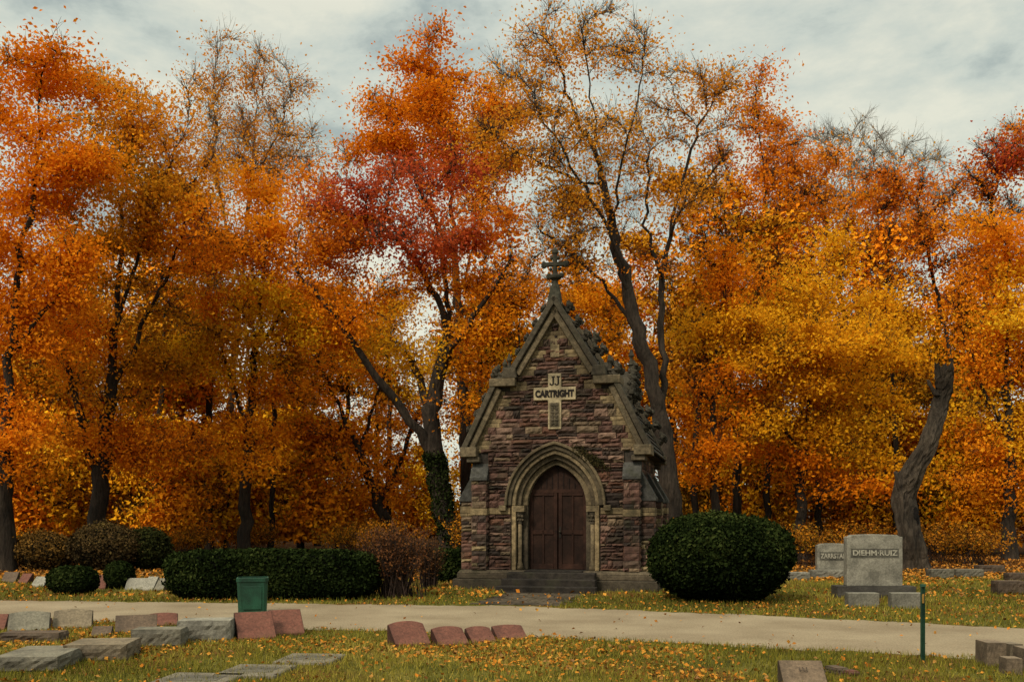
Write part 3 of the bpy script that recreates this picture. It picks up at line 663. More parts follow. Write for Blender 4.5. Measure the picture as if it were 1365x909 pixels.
for s in (1,-1):
    q=lambda x,z:(s*x,z)
    for yo,yb in ((-.2,.5),(L-.25,L+.15)):
        mb=MB()
        slab(mb,q(2.16,3.16),q(SX+.02,SZ),.12,yo,yb,CP); slab(mb,q(2.14,3.16),q(SX+.02,SZ-.02),.13,yo+.07,yb-.1,CP2,.122)
        slab(mb,q(UX+.03,UZ),q(.02,TZ),.12,yo-.002,yb,CP); slab(mb,q(UX+.03,UZ-.02),q(.02,TZ-.04),.13,yo+.072,yb-.1,CP2,.122)
        a,b=sorted((s*1.78,s*2.16)); mb.box(a,b,yo-.03,yb,2.98,3.2,CP2)
        a,b=sorted((s*(UX-.1),s*(SX+.06))); mb.box(a,b,yo-.02,yb,SZ-.06,SZ+.12,CP2)
        a,b=sorted((s*(UX-.14),s*(UX+.2))); mb.box(a,b,yo-.025,yb,SZ+.122,UZ+.02,CP,.04,0)
        a,b=sorted((s*1.72,s*2.02)); mb.box(a,b,yo+.04,yb,2.86,2.978,(0.08,0.062,0.042))
        cpo=part('coping',mb.mesh('coping',M_STONE),mz); bevel(cpo,.012)
        for (x0_,z0_,x1_,z1_,kk) in ((UX+.03,UZ,.02,TZ,4),(2.14,3.18,SX,SZ,3)):
            for k in range(1,kk+1):
                f=k/(kk+1); x=x0_*(1-f)+x1_*f; zz=z0_*(1-f)+z1_*f; yy=.15 if yo<0 else L
                crocket(cpo,s*(x+.03),yy,zz+.04,(1.3 if s>0 else 1.0) if yo<0 else 1.6,s)
        crocket(cpo,s*(SX-.1),.15 if yo<0 else L,SZ+.2,1.7,s)
mb=MB(); rc=(0.042,0.038,0.031)
segs=[((2.16,3.06),(1.34,4.5)),((1.34,4.5),(.92,4.84)),((.92,4.84),(0,6.36))]
for s in (1,-1):
    for (p0,p1),n in zip(segs,(9,3,9)):
        for k in range(n):
            f0=k/n; f1=(k+1)/n+.02
            a=np.array([p0[0]+(p1[0]-p0[0])*f0,p0[1]+(p1[1]-p0[1])*f0]); b=np.array([p0[0]+(p1[0]-p0[0])*f1,p0[1]+(p1[1]-p0[1])*f1])
            d=(b-a)/np.linalg.norm(b-a); nn_=np.array([d[1],-d[0]]); nn_=nn_ if nn_[1]>0 else -nn_
            y=.5
            while y<L-.26:
                w=min(random.uniform(.22,.34),L-.25-y); q=random.uniform(.6,1.35)
                a2=a+nn_*.035
                vs=[(s*a[0],y+.004,a[1]),(s*a2[0],y+.004,a2[1]),(s*b[0],y+.004,b[1]),(s*a[0],y+w-.004,a[1]),(s*a2[0],y+w-.004,a2[1]),(s*b[0],y+w-.004,b[1])]
                mb.add(vs,[(0,1,2),(3,5,4),(1,4,5,2),(0,3,4,1),(0,2,5,3)],tuple(c*q for c in rc)); y+=w
mb.prism([(-2.1,3.04),(-1.3,4.46),(-.88,4.8),(0,6.31),(.88,4.8),(1.3,4.46),(2.1,3.04)],.46,L-.2,(0.03,0.027,0.024))
roof=part('roof',mb.mesh('roof',M_ROOF),mz)
mb=MB(); mb.prism([(.09,6.28),(.03,6.48),(-.03,6.48),(-.09,6.28)],.5,L-.25,CP2); part('ridge',mb.mesh('ridge',M_STONE),roof)
for s in (1,-1):
    mb=MB(); yc=1.9
    mb.prism([(yc-.36,3.9),(yc+.36,3.9),(yc+.36,4.45),(yc,4.95),(yc-.36,4.45)],min(s*.6,s*1.5),max(s*.6,s*1.5),(0.08,0.063,0.042),'x')
    mb.prism([(yc-.44,4.37),(yc,5.0),(yc+.44,4.37),(yc+.44,4.47),(yc,5.11),(yc-.44,4.47)],min(s*.6,s*1.56),max(s*.6,s*1.56),CK,'x')
    part('dormer',mb.mesh('dormer',M_STONE),roof)
    for k in range(5):
        for e in (-1,1):
            f=k/4
            if k==4 and e>0: continue
            crocket(roof,s*1.52,yc+e*.42*(1-f),4.47+.66*f,1.45,s)
    mb=MB(); mb.lathe([(.07,0),(.06,.15),(.09,.18),(.05,.22),(.035,.34),(.07,.4),(.05,.46),(.012,.56)],(s*1.5,yc,5.08),9,CK,.08); part('pinnacle',mb.mesh('pinnacle',M_STONE),roof)
    mb=MB(); mb.lathe([(.08,0),(.07,.12),(.1,.15),(.05,.2),(.035,.32),(.065,.38),(.012,.5)],(s*1.2,.18,4.73),9,CK,.08); part('pinnacle',mb.mesh('pinnacle',M_STONE),roof)
mb=MB(); fc=(0.045,0.042,0.03); c=(0,-.02,6.42)
mb.box(-.15,.15,-.17,.13,6.36,6.64,fc,.03,.03)
mb.lathe([(.13,.2),(.11,.35),(.07,.42),(.065,.5),(.14,.54),(.15,.59),(.07,.64),(.05,.69),(.05,1.08),(.075,1.11),(.07,1.17),(.015,1.24)],c,10,fc)
mb.prism([(-.25,7.2),(-.25,7.35),(-.19,7.32),(.19,7.32),(.25,7.35),(.25,7.2),(.19,7.24),(-.19,7.24)],-.07,.03,fc)
for e in (-1,1):
    mb.blob((e*.26,-.02,7.28),.07,fc,(.8,.8,1.1),.15)
    mb.blob((e*.14,-.02,7.02),.06,fc,(1,1,1),.2); mb.blob((e*.07,-.02,7.42),.045,fc,(1,1,1),.2); mb.blob((e*.1,-.02,7.17),.04,fc,(1,1,1),.2)
part('finial',mb.mesh('finial',M_STONE),mz)
mb=MB(); cc=(0.36,0.29,0.175)
mb.prism([(-.48,4.23),(-.15,4.23),(-.15,3.58),(.15,3.58),(.15,4.23),(.48,4.23),(.48,4.52),(.15,4.52),(.15,4.83),(-.15,4.83),(-.15,4.52),(-.48,4.52)],-.085,-.02,cc)
o=part('cross_plaque',mb.mesh('cross_plaque',M_GRAN),mz); bevel(o,.012); plaque=o
IK=(0.015,0.011,0.009)
def serifJ(x,z,h):
    mb=MB(); w=h*.17; t=-.1
    mb.box(x-w*.5+.03,x+w*.5+.03,t,-.083,z-h*.28,z+h*.5-.012,IK); mb.box(x-w*1.1+.03,x+w*1.1+.03,t+.001,-.083,z+h*.5-.011,z+h*.5+.012,IK)
    pts=[];n=8
    for k in range(n+1):
        a=-math.pi*k/n; pts.append((x+.03-w*1.1+(w*1.6)*math.cos(a),z-h*.28+(h*.24)*math.sin(a)))
    inn=[(x+.03-w*1.1+(w*.6)*math.cos(-math.pi*k/n),z-h*.28+(h*.12)*math.sin(-math.pi*k/n)) for k in range(n,-1,-1)]
    mb.prism(pts+inn,t+.0005,-.083,IK)
    return mb
for x in (-.06,.055):
    part('inscription',serifJ(x,4.66,.19).mesh('inscription',M_DOOR),plaque)
t=textmesh('CARTRIGHT',.205,.006,IK,M_DOOR,.011); o=part('inscription',t,plaque,(0,-.092,4.37),(math.pi/2,0,0))
wd=max(v.co.x for v in t.vertices)-min(v.co.x for v in t.vertices); o.scale=(.88/wd,1.0,1)
mb=MB(); mb.box(-.11,.11,-.1,-.08,3.64,4.17,(0.10,0.08,0.05))
for k in range(6):
    for e in (-1,1): mb.blob((e*.045,-.1,3.7+k*.085),.042,(0.06,0.048,0.032),(1,.5,1),.35)
part('carved_ornament',mb.mesh('carved_ornament',M_STONE),plaque)
mb=MB(); mb.prism([(-.1,5.2),(.1,5.2),(.1,5.62),(-.1,5.62)],-.05,.0,TAN2)
part('gable_ornament',mb.mesh('gable_ornament',M_STONE),mz)
r=np.random.default_rng(31); n=520
x=.55+.2*r.normal(size=n)+.1; zc=3.0-(x-.55)*.6+.06*r.normal(size=n); P=np.stack([x+.15,np.full(n,-.1)-.05*r.random(n),zc],1); P=P[(P[:,0]<1.3)&(P[:,0]>.35)]
v,f=leafV(P,.028,r,Nrm=np.array([0,-1,0]),spread=.6)
part('creeper',npmesh('creeper',v,f,pal(P,[(0.012,0.011,0.006),(0.022,0.021,0.009),(0.045,0.034,0.014)],r.random(len(P))),M_GREEN),mz)
# ------------------------------------------------------------ clipped bushes
def superP(n,a,b,c,p,r,taper=0.0,lump=.04):
    u=r.normal(size=(n,3)); u/=np.linalg.norm(u,axis=1)[:,None]
    q=(np.abs(u)**p).sum(1)**(-1/p); w=u*q[:,None]
    w=w[w[:,2]>-.97]
    g=np.sign(w)*np.abs(w)**(p-1)/np.array([a,b,c]); g/=np.linalg.norm(g,axis=1)[:,None]
    P=w*np.array([a,b,c]); k=np.where(w[:,2]<0,1-taper*w[:,2]**2,1); P[:,:2]*=k[:,None]
    P=P*(1+lump*lfn(P*1.0,4.0,1.0)+lump*.5*lfn(P,9.0,3.0))[:,None]
    return P,g
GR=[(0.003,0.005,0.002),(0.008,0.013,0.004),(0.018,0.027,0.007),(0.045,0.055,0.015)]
def bush(name,label,cat,loc,a,b,c,p,n,seed,taper=.2,cols=GR,rot=0,leafn=.04,group=None,lump=.04,rag=.035):
    r=np.random.default_rng(seed)
    o=thing(name,label,cat,(loc[0],loc[1],0),rot,group)
    zc=c*.97
    me=MB(); nn=24; kk=14; vs=[];fs=[]
    for i in range(kk+1):
        t=math.pi*i/kk
        for j in range(nn):
            f=2*math.pi*j/nn; u=np.array([math.sin(t)*math.cos(f),math.sin(t)*math.sin(f),math.cos(t)]); q=(np.abs(u)**p).sum()**(-1/p); w=u*q
            k=1-taper*w[2]**2 if w[2]<0 else 1
            vs.append((w[0]*a*k*.91,w[1]*b*k*.91,w[2]*c*.91+zc))
    for i in range(kk):
        for j in range(nn): fs.append((i*nn+j,(i+1)*nn+j,(i+1)*nn+(j+1)%nn,i*nn+(j+1)%nn))
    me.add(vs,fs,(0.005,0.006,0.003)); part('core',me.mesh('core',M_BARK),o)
    P,g=superP(n,a,b,c,p,r,taper,lump); P=P*(1+rag*r.normal(size=len(P)))[:,None]
    v,f=leafV(P+np.array([0,0,zc]),leafn*(.6+.8*r.random(len(P))),r,Nrm=g*.9,spread=.8)
    t=.36+.26*lfn(P,5,2)+.22*r.normal(size=len(P))+.25*g[:,2]  # upward-facing leaves get paler tones, light from above put into the colour
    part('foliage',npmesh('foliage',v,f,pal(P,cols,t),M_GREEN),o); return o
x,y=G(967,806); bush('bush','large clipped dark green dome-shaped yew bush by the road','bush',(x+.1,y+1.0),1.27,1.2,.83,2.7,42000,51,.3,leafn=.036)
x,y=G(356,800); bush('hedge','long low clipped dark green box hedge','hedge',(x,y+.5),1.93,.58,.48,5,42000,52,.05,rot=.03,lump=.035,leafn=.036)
x,y=G(594,778); bush('hedge','short clipped hedge piece beside the chapel','hedge',(x,y+.9),.5,.45,.40,5,8000,53,.05)
x,y=G(86,793); bush('bush','small rounded dark green bush','bush',(x,y+.4),.47,.42,.28,2.6,7000,54,.2,group='small clipped bushes')
x,y=G(150,786); bush('bush','small rounded dark green bush','bush',(x,y+.4),.3,.3,.3,2.2,5000,55,.2,group='small clipped bushes')
BRC=[(0.018,0.014,0.007),(0.045,0.03,0.013),(0.085,0.052,0.02),(0.12,0.085,0.026)]
x,y=G(125,762); bush('bush','wide reddish brown rounded shrub','bush',(x,y+1),1.05,.9,.7,2.2,13000,56,.1,BRC,lump=.12,rag=.09)
x,y=G(178,762); bush('bush','low dark olive-green rounded shrub','bush',(x,y+1.3),.6,.6,.62,2.2,8000,57,.1,[(0.008,0.009,0.004),(0.022,0.026,0.008),(0.05,0.045,0.012)],lump=.12,rag=.09)
x,y=G(40,762); bush('bush','loose yellow-brown low rounded shrub','bush',(x,y+1),.8,.8,.56,2.2,8000,58,.1,[(0.03,0.02,0.008),(0.1,0.055,0.015),(0.22,0.11,0.022)],lump=.12,rag=.12)
def twiggy(label,loc,w,h,n,seed,cols,nl,ls=.03):
    r=np.random.default_rng(seed); o=thing('shrub',label,'shrub',(loc[0],loc[1],0),group='twiggy shrubs')
    P0=r.normal(size=(n,3))*np.array([w*.17,w*.17,0]); a=r.random(n)*6.28; sp=w*(.1+.38*r.random(n)); hh=h*(.5+.5*r.random(n))
    P1=P0+np.stack([np.cos(a)*sp*.4,np.sin(a)*sp*.4,hh*.55],1); P2=P1+np.stack([np.cos(a)*sp*.6,np.sin(a)*sp*.6,hh*.42],1)+r.normal(size=(n,3))*.07
    vs=[];fs=[];b=0
    Q0=P1+(P2-P1)*r.random((n,1)); Q1=Q0+r.normal(size=(n,3))*.14+np.array([0,0,.12])
    for A,B,rr in ((P0,P1,.010),(P1,P2,.007),(Q0,Q1,.005),(P1,P1+r.normal(size=(n,3))*.14+np.array([0,0,.2]),.006)):
        v,f=cones(A,B,np.full(n,rr),r); vs.append(v);fs.append(f+b);b+=len(v)
    part('stems',npmesh('stems',np.concatenate(vs),np.concatenate(fs),np.array([(0.04,0.024,0.017)]),M_BARK),o)
    i=r.integers(0,n,nl); k=r.random((nl,1)); P=P1[i]*(1-k)+P2[i]*k+r.normal(size=(nl,3))*.07
    v,f=leafV(P,ls*(.6+.8*r.random(nl)),r); part('foliage',npmesh('foliage',v,f,pal(P,cols,r.random(nl)),M_LEAFF),o)
x,y=G(527,797); twiggy('twiggy reddish brown deciduous shrub nearly bare',(x,y+.3),1.15,1.5,270,61,[(0.05,0.02,0.01),(0.11,0.04,0.018),(0.15,0.06,0.02)],4600,.026)
x,y=G(570,785); twiggy('thin brown shrub beside the hedge',(x,y+.4),.6,1.15,110,62,[(0.05,0.022,0.01),(0.12,0.055,0.02)],1500,.026)
UG=[(0.06,0.035,0.008),(0.26,0.09,0.01),(0.5,0.18,0.012),(0.07,0.07,0.01)]
for px,d,w,h in ((640,34,2.0,2.0),(940,30,1.8,1.6),(1080,33,2.0,1.5),(1300,34,2.0,1.3),(10,33,2,1.5),(470,40,2.2,1.5),(1160,36,2.2,1.6),(520,38,2.2,1.6),(1010,34,2.0,1.5),(250,39,2.2,1.3),(1240,36,2,1.6),(340,41,1.8,1.5)):
    twiggy('low rust-leaved undergrowth shrub at the wood edge',((px-CX)*d/F,d),w*1.2,h,80,int(px+d),UG,2600,.042)
# ------------------------------------------------------------ dead snag
def snag():
    r=np.random.default_rng(71); d=31
    pts=[(1219,759,24),(1216,742,17),(1212,715,14),(1208,690,14),(1207,665,14.5),(1213,640,14),(1223,616,12),(1235,592,11),(1245,568,10.5),(1255,543,10.5),(1260,520,10.5),(1259,502,12),(1256,489,11.5)]
    C=[];R=[]
    for (a,b) in zip(pts[:-1],pts[1:]):
        for k in range(4):
            f=k/4; q=[a[i]*(1-f)+b[i]*f for i in range(3)]; C.append(PP(q[0],q[1],d)+np.array([0,.15*math.sin(q[1]*.05),0])); R.append(q[2]*d/F)
    C=np.array(C);R=np.array(R);C[:,2]-=C[0,2]
    root=np.array([C[0,0],C[0,1],0]); ns=28; V=[];Fc=[]
    T=np.gradient(C,axis=0);T/=np.linalg.norm(T,axis=1)[:,None]
    U=np.cross(T,[0,1,0]);U/=np.linalg.norm(U,axis=1)[:,None];W=np.cross(T,U)
    rid=r.normal(size=ns)*.13
    for i in range(len(C)):
        for j in range(ns):
            a=2*math.pi*j/ns
            q=R[i]*(1+rid[(j+i//9)%ns]+.08*math.sin(a*4+i*.15)+.05*math.sin(i*.9+a)+r.normal()*.05)
            e=T[i]*(r.random()*.3-.05) if i==len(C)-1 else 0
            V.append(C[i]+U[i]*q*math.cos(a)+W[i]*q*math.sin(a)-root+e)
    for i in range(len(C)-1):
        for j in range(ns): Fc.append((i*ns+j,i*ns+(j+1)%ns,(i+1)*ns+(j+1)%ns,(i+1)*ns+j))
    mb=MB(); mb.add(V,Fc,(0.05,0.038,0.027)); n0=(len(C)-1)*ns; mid=C[-1]-root-T[-1]*.1
    mb.add([V[n0+j] for j in range(ns)]+[mid],[(j,(j+1)%ns,ns) for j in range(ns)],(0.03,0.024,0.018))
    o=thing('dead_tree','broken leafless dead tree trunk leaning upward with jagged top','dead tree',tuple(root))
    part('trunk',mb.mesh('trunk',M_BARK),o)
    P=PP(1214,690,d)-root; mb=MB(); mb.blob((P[0]+.04,P[1]-.26,P[2]),.13,(0.008,0.006,0.005),(.8,.6,2.4),.15,12); part('hollow_shade',mb.mesh('hollow_shade',M_BARK),o)  # near-black blob on the trunk front, shade of a hollow put into its colour
    for (px,py,rr,hh,lean) in ((1196,650,.16,.7,-.2),(1238,512,.10,.35,-.2)):
        mb=MB(); P=PP(px,py,d)-root; vs=[];fs=[];n=9;K_=6
        for i in range(K_):
            f=i/(K_-1)
            for j in range(n):
                a=2*math.pi*j/n; q=rr*(1-.45*f)*(1+random.uniform(-.15,.15)); vs.append((P[0]+.25+lean*f*1.3+q*math.cos(a),P[1]+q*math.sin(a),P[2]-.35+hh*f*1.1+(random.uniform(0,.12) if i==K_-1 else 0)))
        for i in range(K_-1):
            for j in range(n): fs.append((i*n+j,i*n+(j+1)%n,(i+1)*n+(j+1)%n,(i+1)*n+j))
        fs.append(tuple((K_-1)*n+j for j in range(n))); mb.add(vs,fs,(0.045,0.034,0.025))
        part('broken_limb',mb.mesh('broken_limb',M_BARK),o)
snag()
# ------------------------------------------------------------ gravestones
REDG=(0.15,0.055,0.036); GREY=(0.185,0.165,0.122); TANG=(0.2,0.155,0.10); BRNG=(0.12,0.08,0.052); DKG=(0.045,0.04,0.034); LGT=(0.27,0.25,0.2); HDG=(0.22,0.205,0.165)
LABG={REDG:'red granite',GREY:'grey granite',BRNG:'brown weathered',DKG:'dark granite',LGT:'pale grey',TANG:'weathered tan'}
def curve_top(x,mode):
    if mode=='round': return 1-.28*x*x
    if mode=='serp': return 1-.15*(abs(x)**2.2)
    if mode=='low': return 1-.1*x*x
    return 1.0
def slant(px0,px1,yt,yb,col,top='flat',rot=0,depth=None,lines=True,lab=None,front=.10,tb=.32):
    x0,y=G(px0,yb); x1,_=G(px1,yb); w=(x1-x0); dp=depth or min(.42,w*.7); h=max(.1,EYE-(yt-HY)*(y+dp*.8)/F)
    if rot: w=max(w*.6,(w-dp*abs(math.sin(rot))*.8)/abs(math.cos(rot)))
    o=thing('gravestone',(lab or LABG[col]+' slant gravestone with '+('rounded' if top!='flat' else 'straight')+' top')+' in the grass','gravestone',((x0+x1)/2,y+dp/2,0),rot,group='slant gravestones')
    n=12; vs=[];fs=[]
    for i in range(n+1):
        u=-1+2*i/n; x=u*w/2; zt=h*curve_top(u,top)
        vs+=[(x,-dp/2,-.02),(x,-dp/2,h*front),(x,dp*tb,zt),(x,dp/2,zt*.97),(x,dp/2,-.02)]
    mb=MB()
    for i in range(n):
        a=i*5;b=a+5
        for k in range(4): fs.append((a+k,b+k,b+k+1,a+k+1))
    mb.add(vs,fs,col)
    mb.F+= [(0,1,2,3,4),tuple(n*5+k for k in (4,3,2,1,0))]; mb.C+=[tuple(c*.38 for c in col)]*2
    st=part('stone',mb.mesh('stone',M_GRAN),o); bevel(st,.006)
    if lines:
        mb=MB(); p0=np.array([0,-dp/2,h*front]); p1=np.array([0,dp*tb,h*(.9 if top=='flat' else .88)]); dv=p1-p0; L_=np.linalg.norm(dv); dv/=L_; nr=np.array([0,-dv[2],dv[1]])
        rows=[.72,.5,.28]
        for ri,f in enumerate(rows):
            x=-w*(.22 if ri==1 else .33); xe=-x; hh=L_*(.10 if ri!=0 else .13)
            while x<xe:
                l=random.uniform(.012,.03)*w/.5
                q=p0+dv*L_*f+nr*.004; vs=[q+np.array([x,0,0]),q+np.array([x+l*.75,0,0]),q+np.array([x+l*.75,0,0])+dv*hh,q+np.array([x,0,0])+dv*hh]
                vs=vs+[v-nr*.008 for v in vs]
                mb.add(vs,[(0,1,2,3),(7,6,5,4),(0,4,5,1),(1,5,6,2),(2,6,7,3),(3,7,4,0)],tuple(c*.3 for c in col)); x+=l*1.3+(.03*w if random.random()<.2 else 0)
        part('inscription',mb.mesh('inscription',M_GRAN),o)
    return o
def block(px0,px1,yt,yb,col,depth=.35,rot=0,rough=True,lab=None,cat='gravestone',dome=0):
    x0,y=G(px0,yb); x1,_=G(px1,yb); w=x1-x0; h=max(.06,EYE-(yt-HY)*(y+depth)/F)
    if rot: w=w/(abs(math.cos(rot))+depth/w*abs(math.sin(rot)))
    o=thing('gravestone',(lab or LABG[col]+' rock-sided block gravestone')+' in the grass',cat,((x0+x1)/2,y+depth/2,0),rot,group='block gravestones')
    mb=MB(); j=.022 if rough else .004
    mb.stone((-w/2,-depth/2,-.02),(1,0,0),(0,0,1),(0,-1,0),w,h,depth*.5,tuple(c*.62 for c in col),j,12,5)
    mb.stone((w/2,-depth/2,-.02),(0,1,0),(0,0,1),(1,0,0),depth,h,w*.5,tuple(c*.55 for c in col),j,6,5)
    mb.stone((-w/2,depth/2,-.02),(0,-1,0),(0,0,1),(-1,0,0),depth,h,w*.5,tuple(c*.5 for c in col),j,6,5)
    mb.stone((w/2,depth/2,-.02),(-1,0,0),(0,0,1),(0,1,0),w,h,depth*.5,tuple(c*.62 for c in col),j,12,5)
    n=8; pts=[(-w/2+.004,h-.03)]+[(-w/2+.004+(w-.008)*i/n,h-.015+dome*(1-(2*i/n-1)**2)) for i in range(n+1)]+[(w/2-.004,h-.03)]
    mb.prism(pts,-depth/2+.004,depth/2-.004,col)
    part('stone',mb.mesh('stone',M_GRAN),o); return o
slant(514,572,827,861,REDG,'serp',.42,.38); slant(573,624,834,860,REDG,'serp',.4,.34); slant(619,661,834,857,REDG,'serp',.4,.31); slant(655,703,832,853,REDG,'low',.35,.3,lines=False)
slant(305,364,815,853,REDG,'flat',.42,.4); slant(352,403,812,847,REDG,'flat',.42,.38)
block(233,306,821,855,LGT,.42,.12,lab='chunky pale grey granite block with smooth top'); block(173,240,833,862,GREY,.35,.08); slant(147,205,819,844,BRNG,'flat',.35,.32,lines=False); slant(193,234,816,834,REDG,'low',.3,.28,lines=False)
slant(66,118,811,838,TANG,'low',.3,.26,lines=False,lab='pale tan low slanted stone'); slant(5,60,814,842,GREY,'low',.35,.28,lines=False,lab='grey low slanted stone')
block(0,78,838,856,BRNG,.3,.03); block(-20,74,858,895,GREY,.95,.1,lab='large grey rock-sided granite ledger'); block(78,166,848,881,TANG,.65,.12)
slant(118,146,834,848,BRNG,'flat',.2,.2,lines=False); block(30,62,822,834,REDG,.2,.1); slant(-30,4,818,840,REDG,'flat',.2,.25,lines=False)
for (a,b,yb,dp) in ((285,372,904,.75),(365,445,886,.7),(195,300,916,.7)):
    x0,y=G(a,yb);x1,_=G(b,yb); w=x1-x0; o=thing('grave_marker','flat pale concrete marker slab flush in the lawn','grave marker',((x0+x1)/2,y+dp/2,0),-.1,group='flush grave markers')
    mb=MB(); mb.box(-w/2,w/2,-dp/2,dp/2,-.02,.035,(0.17,0.145,0.105),.01,.01); s=part('slab',mb.mesh('slab',M_GRAN),o); bevel(s,.01)
    mb=MB(); mb.box(-w*.32,w*.32,-dp*.25,dp*.25,.03,.038,(0.12,0.105,0.08)); part('inscription_panel',mb.mesh('inscription_panel',M_GRAN),o)
LB=(0.22,0.16,0.105)
block(1316,1343,850,888,LB,.3,-.05,False,lab='brown squared block stone'); block(1345,1364,853,884,TANG,.22,.05,False,lab='tan grey block stone'); block(1342,1364,872,899,LB,.18,-.05,False,lab='small tan brown block stone'); block(1368,1400,858,896,LB,.3,-.05,False,lab='tan brown block stone')
o=slant(1046,1106,880,916,(0.16,0.11,0.07),'flat',-.05,.3,lines=False,lab='tan brown slant stone with carved initials')
part('inscription',textmesh('LU',.07,.002,(0.07,0.048,0.032),M_GRAN,.001),o,(0,-.02,.155),(math.radians(36),0,0))
block(1108,1130,884,898,BRNG,.2,.3); block(1128,1145,890,900,REDG,.15,.1)
def upright(px0,px1,yt,yb,col,dp,base=None,text=None,rot=0,lab='',ts=.2):
    x0,y=G(px0,yb);x1,_=G(px1,yb); w=x1-x0; h=(yb-yt)*y/F; o=thing('gravestone',lab,'gravestone',((x0+x1)/2,y+dp/2,0),rot)
    bh=0
    if base:
        bh=base[0]; mb=MB(); mb.stone((-base[1]/2,-dp/2-.12,-.02),(1,0,0),(0,0,1),(0,-1,0),base[1],bh,.2,DKG,.02,8,3); mb.box(-base[1]/2,base[1]/2,-dp/2-.115,dp/2+.1,-.02,bh-.021,DKG,.005,.005); part('base',mb.mesh('base',M_GRAN),o)
    n=20; pts=[(-w/2,bh-.02)]+[(-w/2+w*i/n,h-.02*((2*i/n-1)**2)-(.03 if abs(2*i/n-1)>.86 else 0)) for i in range(n+1)]+[(w/2,bh-.02)]
    mb=MB(); mb.prism(pts,-dp/2,dp/2,col); s=part('stone',mb.mesh('stone',M_GRAN),o); bevel(s,.012,2)
    if text:
        hh=h-bh; mb=MB(); zt=bh+hh*.63
        mb.box(-w*.43,w*.43,-dp/2-.006,-dp/2+.01,zt-ts*.62,zt+ts*.62,tuple(c*.4 for c in col)); part('name_panel',mb.mesh('name_panel',M_GRAN),o)
        t=textmesh(text,ts,.006,tuple(min(1,c*1.7) for c in col),M_GRAN,.003); q=part('inscription',t,o,(0,-dp/2-.012,zt),(math.pi/2,0,0))
        wd=max(v.co.x for v in t.vertices)-min(v.co.x for v in t.vertices); q.scale=(w*.8/wd,1.0,1)
    return o
upright(1130,1203,712,796,HDG,.25,(.25,1.55),'DIEHM·RUIZ',-.05,'large grey granite headstone on dark base with raised names',.15)
upright(1090,1132,724,770,HDG,.22,None,'ZARRSTAR',-.05,'grey granite headstone with carved name behind another stone',.18)
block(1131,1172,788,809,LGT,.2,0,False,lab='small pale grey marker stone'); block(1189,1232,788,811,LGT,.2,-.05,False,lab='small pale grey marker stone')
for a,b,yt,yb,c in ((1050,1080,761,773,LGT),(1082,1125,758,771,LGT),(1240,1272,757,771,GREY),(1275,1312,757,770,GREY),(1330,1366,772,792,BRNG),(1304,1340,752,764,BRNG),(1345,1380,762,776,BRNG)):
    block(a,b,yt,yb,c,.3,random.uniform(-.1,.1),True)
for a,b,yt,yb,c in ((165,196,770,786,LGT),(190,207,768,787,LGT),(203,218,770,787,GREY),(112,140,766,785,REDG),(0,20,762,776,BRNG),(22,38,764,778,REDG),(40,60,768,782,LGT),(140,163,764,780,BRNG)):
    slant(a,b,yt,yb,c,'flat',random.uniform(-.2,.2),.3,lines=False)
# ------------------------------------------------------------ trash bin and post
x,y=G(331,819); gr=(0.010,0.060,0.032)
o=thing('trash_bin','dark green square metal litter bin at the road edge','trash bin',(x,y+.28,0),.22)
def rsq(h_,z,c=.05):
    return [(sx*h_ - (sx*c if k==0 else 0), sy*h_ - (sy*c if k==1 else 0), z) for sx,sy,ks in ((1,-1,(0,1)),(1,1,(1,0)),(-1,1,(0,1)),(-1,-1,(1,0))) for k in ks]
mb=MB(); prf=[(.225,0),(.228,.05),(.245,.53),(.258,.54),(.258,.6),(.235,.605),(.23,.5)]
vs=[];fs=[]
for h_,z_ in prf: vs+=rsq(h_,z_)
for i in range(len(prf)-1):
    for j in range(8): fs.append((i*8+j,i*8+(j+1)%8,(i+1)*8+(j+1)%8,(i+1)*8+j))
fs.append(tuple(range(7,-1,-1))); fs.append(tuple((len(prf)-1)*8+j for j in range(8)))
mb.add(vs,fs,gr); b_=part('body',mb.mesh('body',M_PAINT),o)
mb=MB(); mb.prism([(-.15,.08),(.15,.08),(.16,.47),(-.16,.47)],-.252,-.21,(0.009,0.056,0.03)); q=part('front_panel',mb.mesh('front_panel',M_PAINT),o); bevel(q,.008)
x,y=G(1230,883); o=thing('marker_post','thin dark green metal post with small cap in the grass','post',(x,y,0),.1)
pg=(0.012,0.05,0.028)
mb=MB(); mb.prism([(-.022,-.012),(-.016,-.012),(-.016,.004),(.016,.004),(.016,-.012),(.022,-.012),(.022,.012),(-.022,.012)],-.05,.84,pg)
V2=[(v[0],v[2],v[1]) for v in mb.V]; mb.V=V2; part('stake',mb.mesh('stake',M_PAINT),o)
mb=MB(); mb.box(-.026,.026,-.02,.02,.841,.87,(0.02,0.07,0.04),.006,.004); part('cap',mb.mesh('cap',M_PAINT),o)
mb=MB(); mb.box(-.012,.012,-.009,.003,.66,.76,(0.3,0.16,0.03)); part('reflector',mb.mesh('reflector',M_PAINT),o)
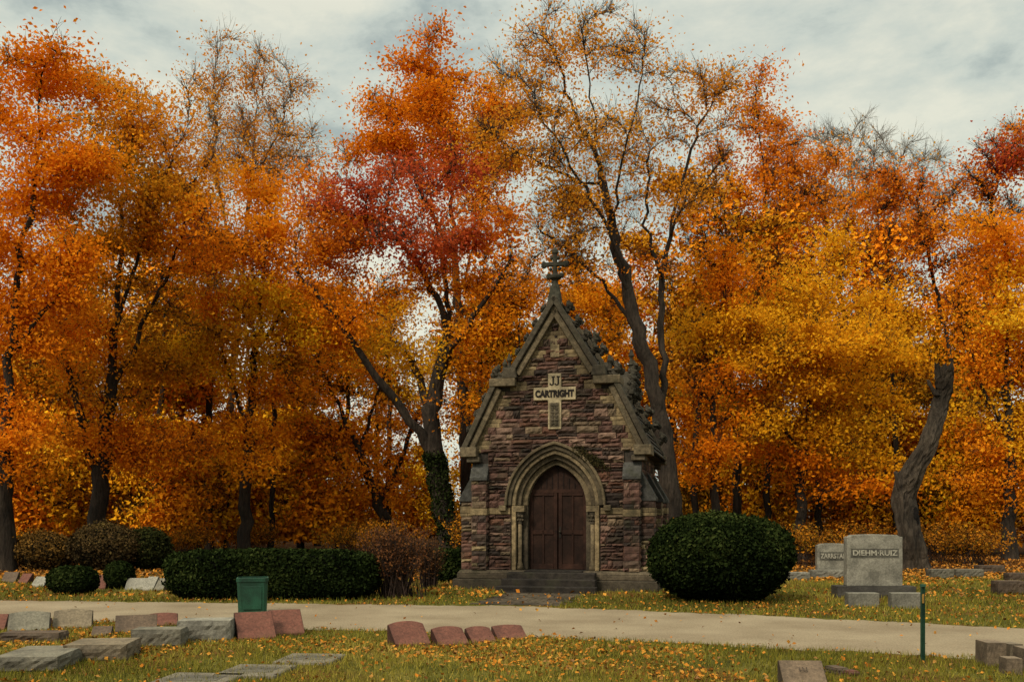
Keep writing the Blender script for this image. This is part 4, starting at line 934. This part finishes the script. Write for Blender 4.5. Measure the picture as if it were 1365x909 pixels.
# ------------------------------------------------------------ world + sun + camera
w=bpy.data.worlds.new('World'); scene.world=w; w.use_nodes=True; nt=w.node_tree; nt.nodes.clear()
out=nt.nodes.new('ShaderNodeOutputWorld'); bg=nt.nodes.new('ShaderNodeBackground'); bg.inputs[1].default_value=0.148
sky=nt.nodes.new('ShaderNodeTexSky'); sky.sky_type='NISHITA'; sky.sun_disc=False; sky.sun_elevation=math.radians(42); sky.sun_rotation=math.radians(215)
tc=nt.nodes.new('ShaderNodeTexCoord'); mp=nt.nodes.new('ShaderNodeMapping'); mp.inputs['Scale'].default_value=(1.6,1.6,3.3); mp.inputs['Location'].default_value=(.62,.1,.45)
nt.links.new(tc.outputs['Generated'],mp.inputs[0])
n1=nt.nodes.new('ShaderNodeTexNoise'); n1.inputs['Scale'].default_value=2.6; n1.inputs['Detail'].default_value=10; n1.inputs['Roughness'].default_value=.62; n1.inputs['Distortion'].default_value=.15
nt.links.new(mp.outputs[0],n1.inputs['Vector'])
cr=ramp(nt,[(0.38,(2.7,3.15,3.05)),(0.47,(4.1,4.45,4.05)),(0.6,(5.4,5.4,4.6))]); nt.links.new(n1.outputs['Fac'],cr.inputs[0])
sp=nt.nodes.new('ShaderNodeSeparateXYZ'); nt.links.new(tc.outputs['Generated'],sp.inputs[0])
zr=ramp(nt,[(0.0,(1.08,1.05,.98)),(0.25,(1.02,1.02,.97)),(0.45,(.98,.98,.96)),(0.7,(2.0,1.94,1.78)),(1.0,(2.6,2.5,2.28))]); nt.links.new(sp.outputs[2],zr.inputs[0])
c=mul(nt,cr.outputs[0],zr.outputs[0]); c=mul(nt,sky.outputs[0],c,.95,'MIX')
nt.links.new(c,bg.inputs[0]); nt.links.new(bg.outputs[0],out.inputs[0])
sd=bpy.data.lights.new('sun','SUN'); sd.energy=3.1; sd.angle=math.radians(12); sd.color=(1,.88,.7)
so=bpy.data.objects.new('sun',sd); COL.objects.link(so)
el,az=math.radians(42),math.radians(215)
dirv=Vector((math.sin(az)*math.cos(el),math.cos(az)*math.cos(el),math.sin(el)))
so.rotation_euler=dirv.to_track_quat('Z','Y').to_euler()
cam=bpy.data.cameras.new('camera'); co=bpy.data.objects.new('camera',cam); COL.objects.link(co)
co.location=(0,0,EYE); co.rotation_euler=(math.pi/2,0,0); cam.lens=35; cam.sensor_width=36; cam.shift_y=(HY-454.5)/1365; cam.clip_end=3000
scene.camera=co
scene.view_settings.view_transform='Standard'; scene.view_settings.look='None'; scene.view_settings.exposure=0
print('done',len(bpy.data.objects))
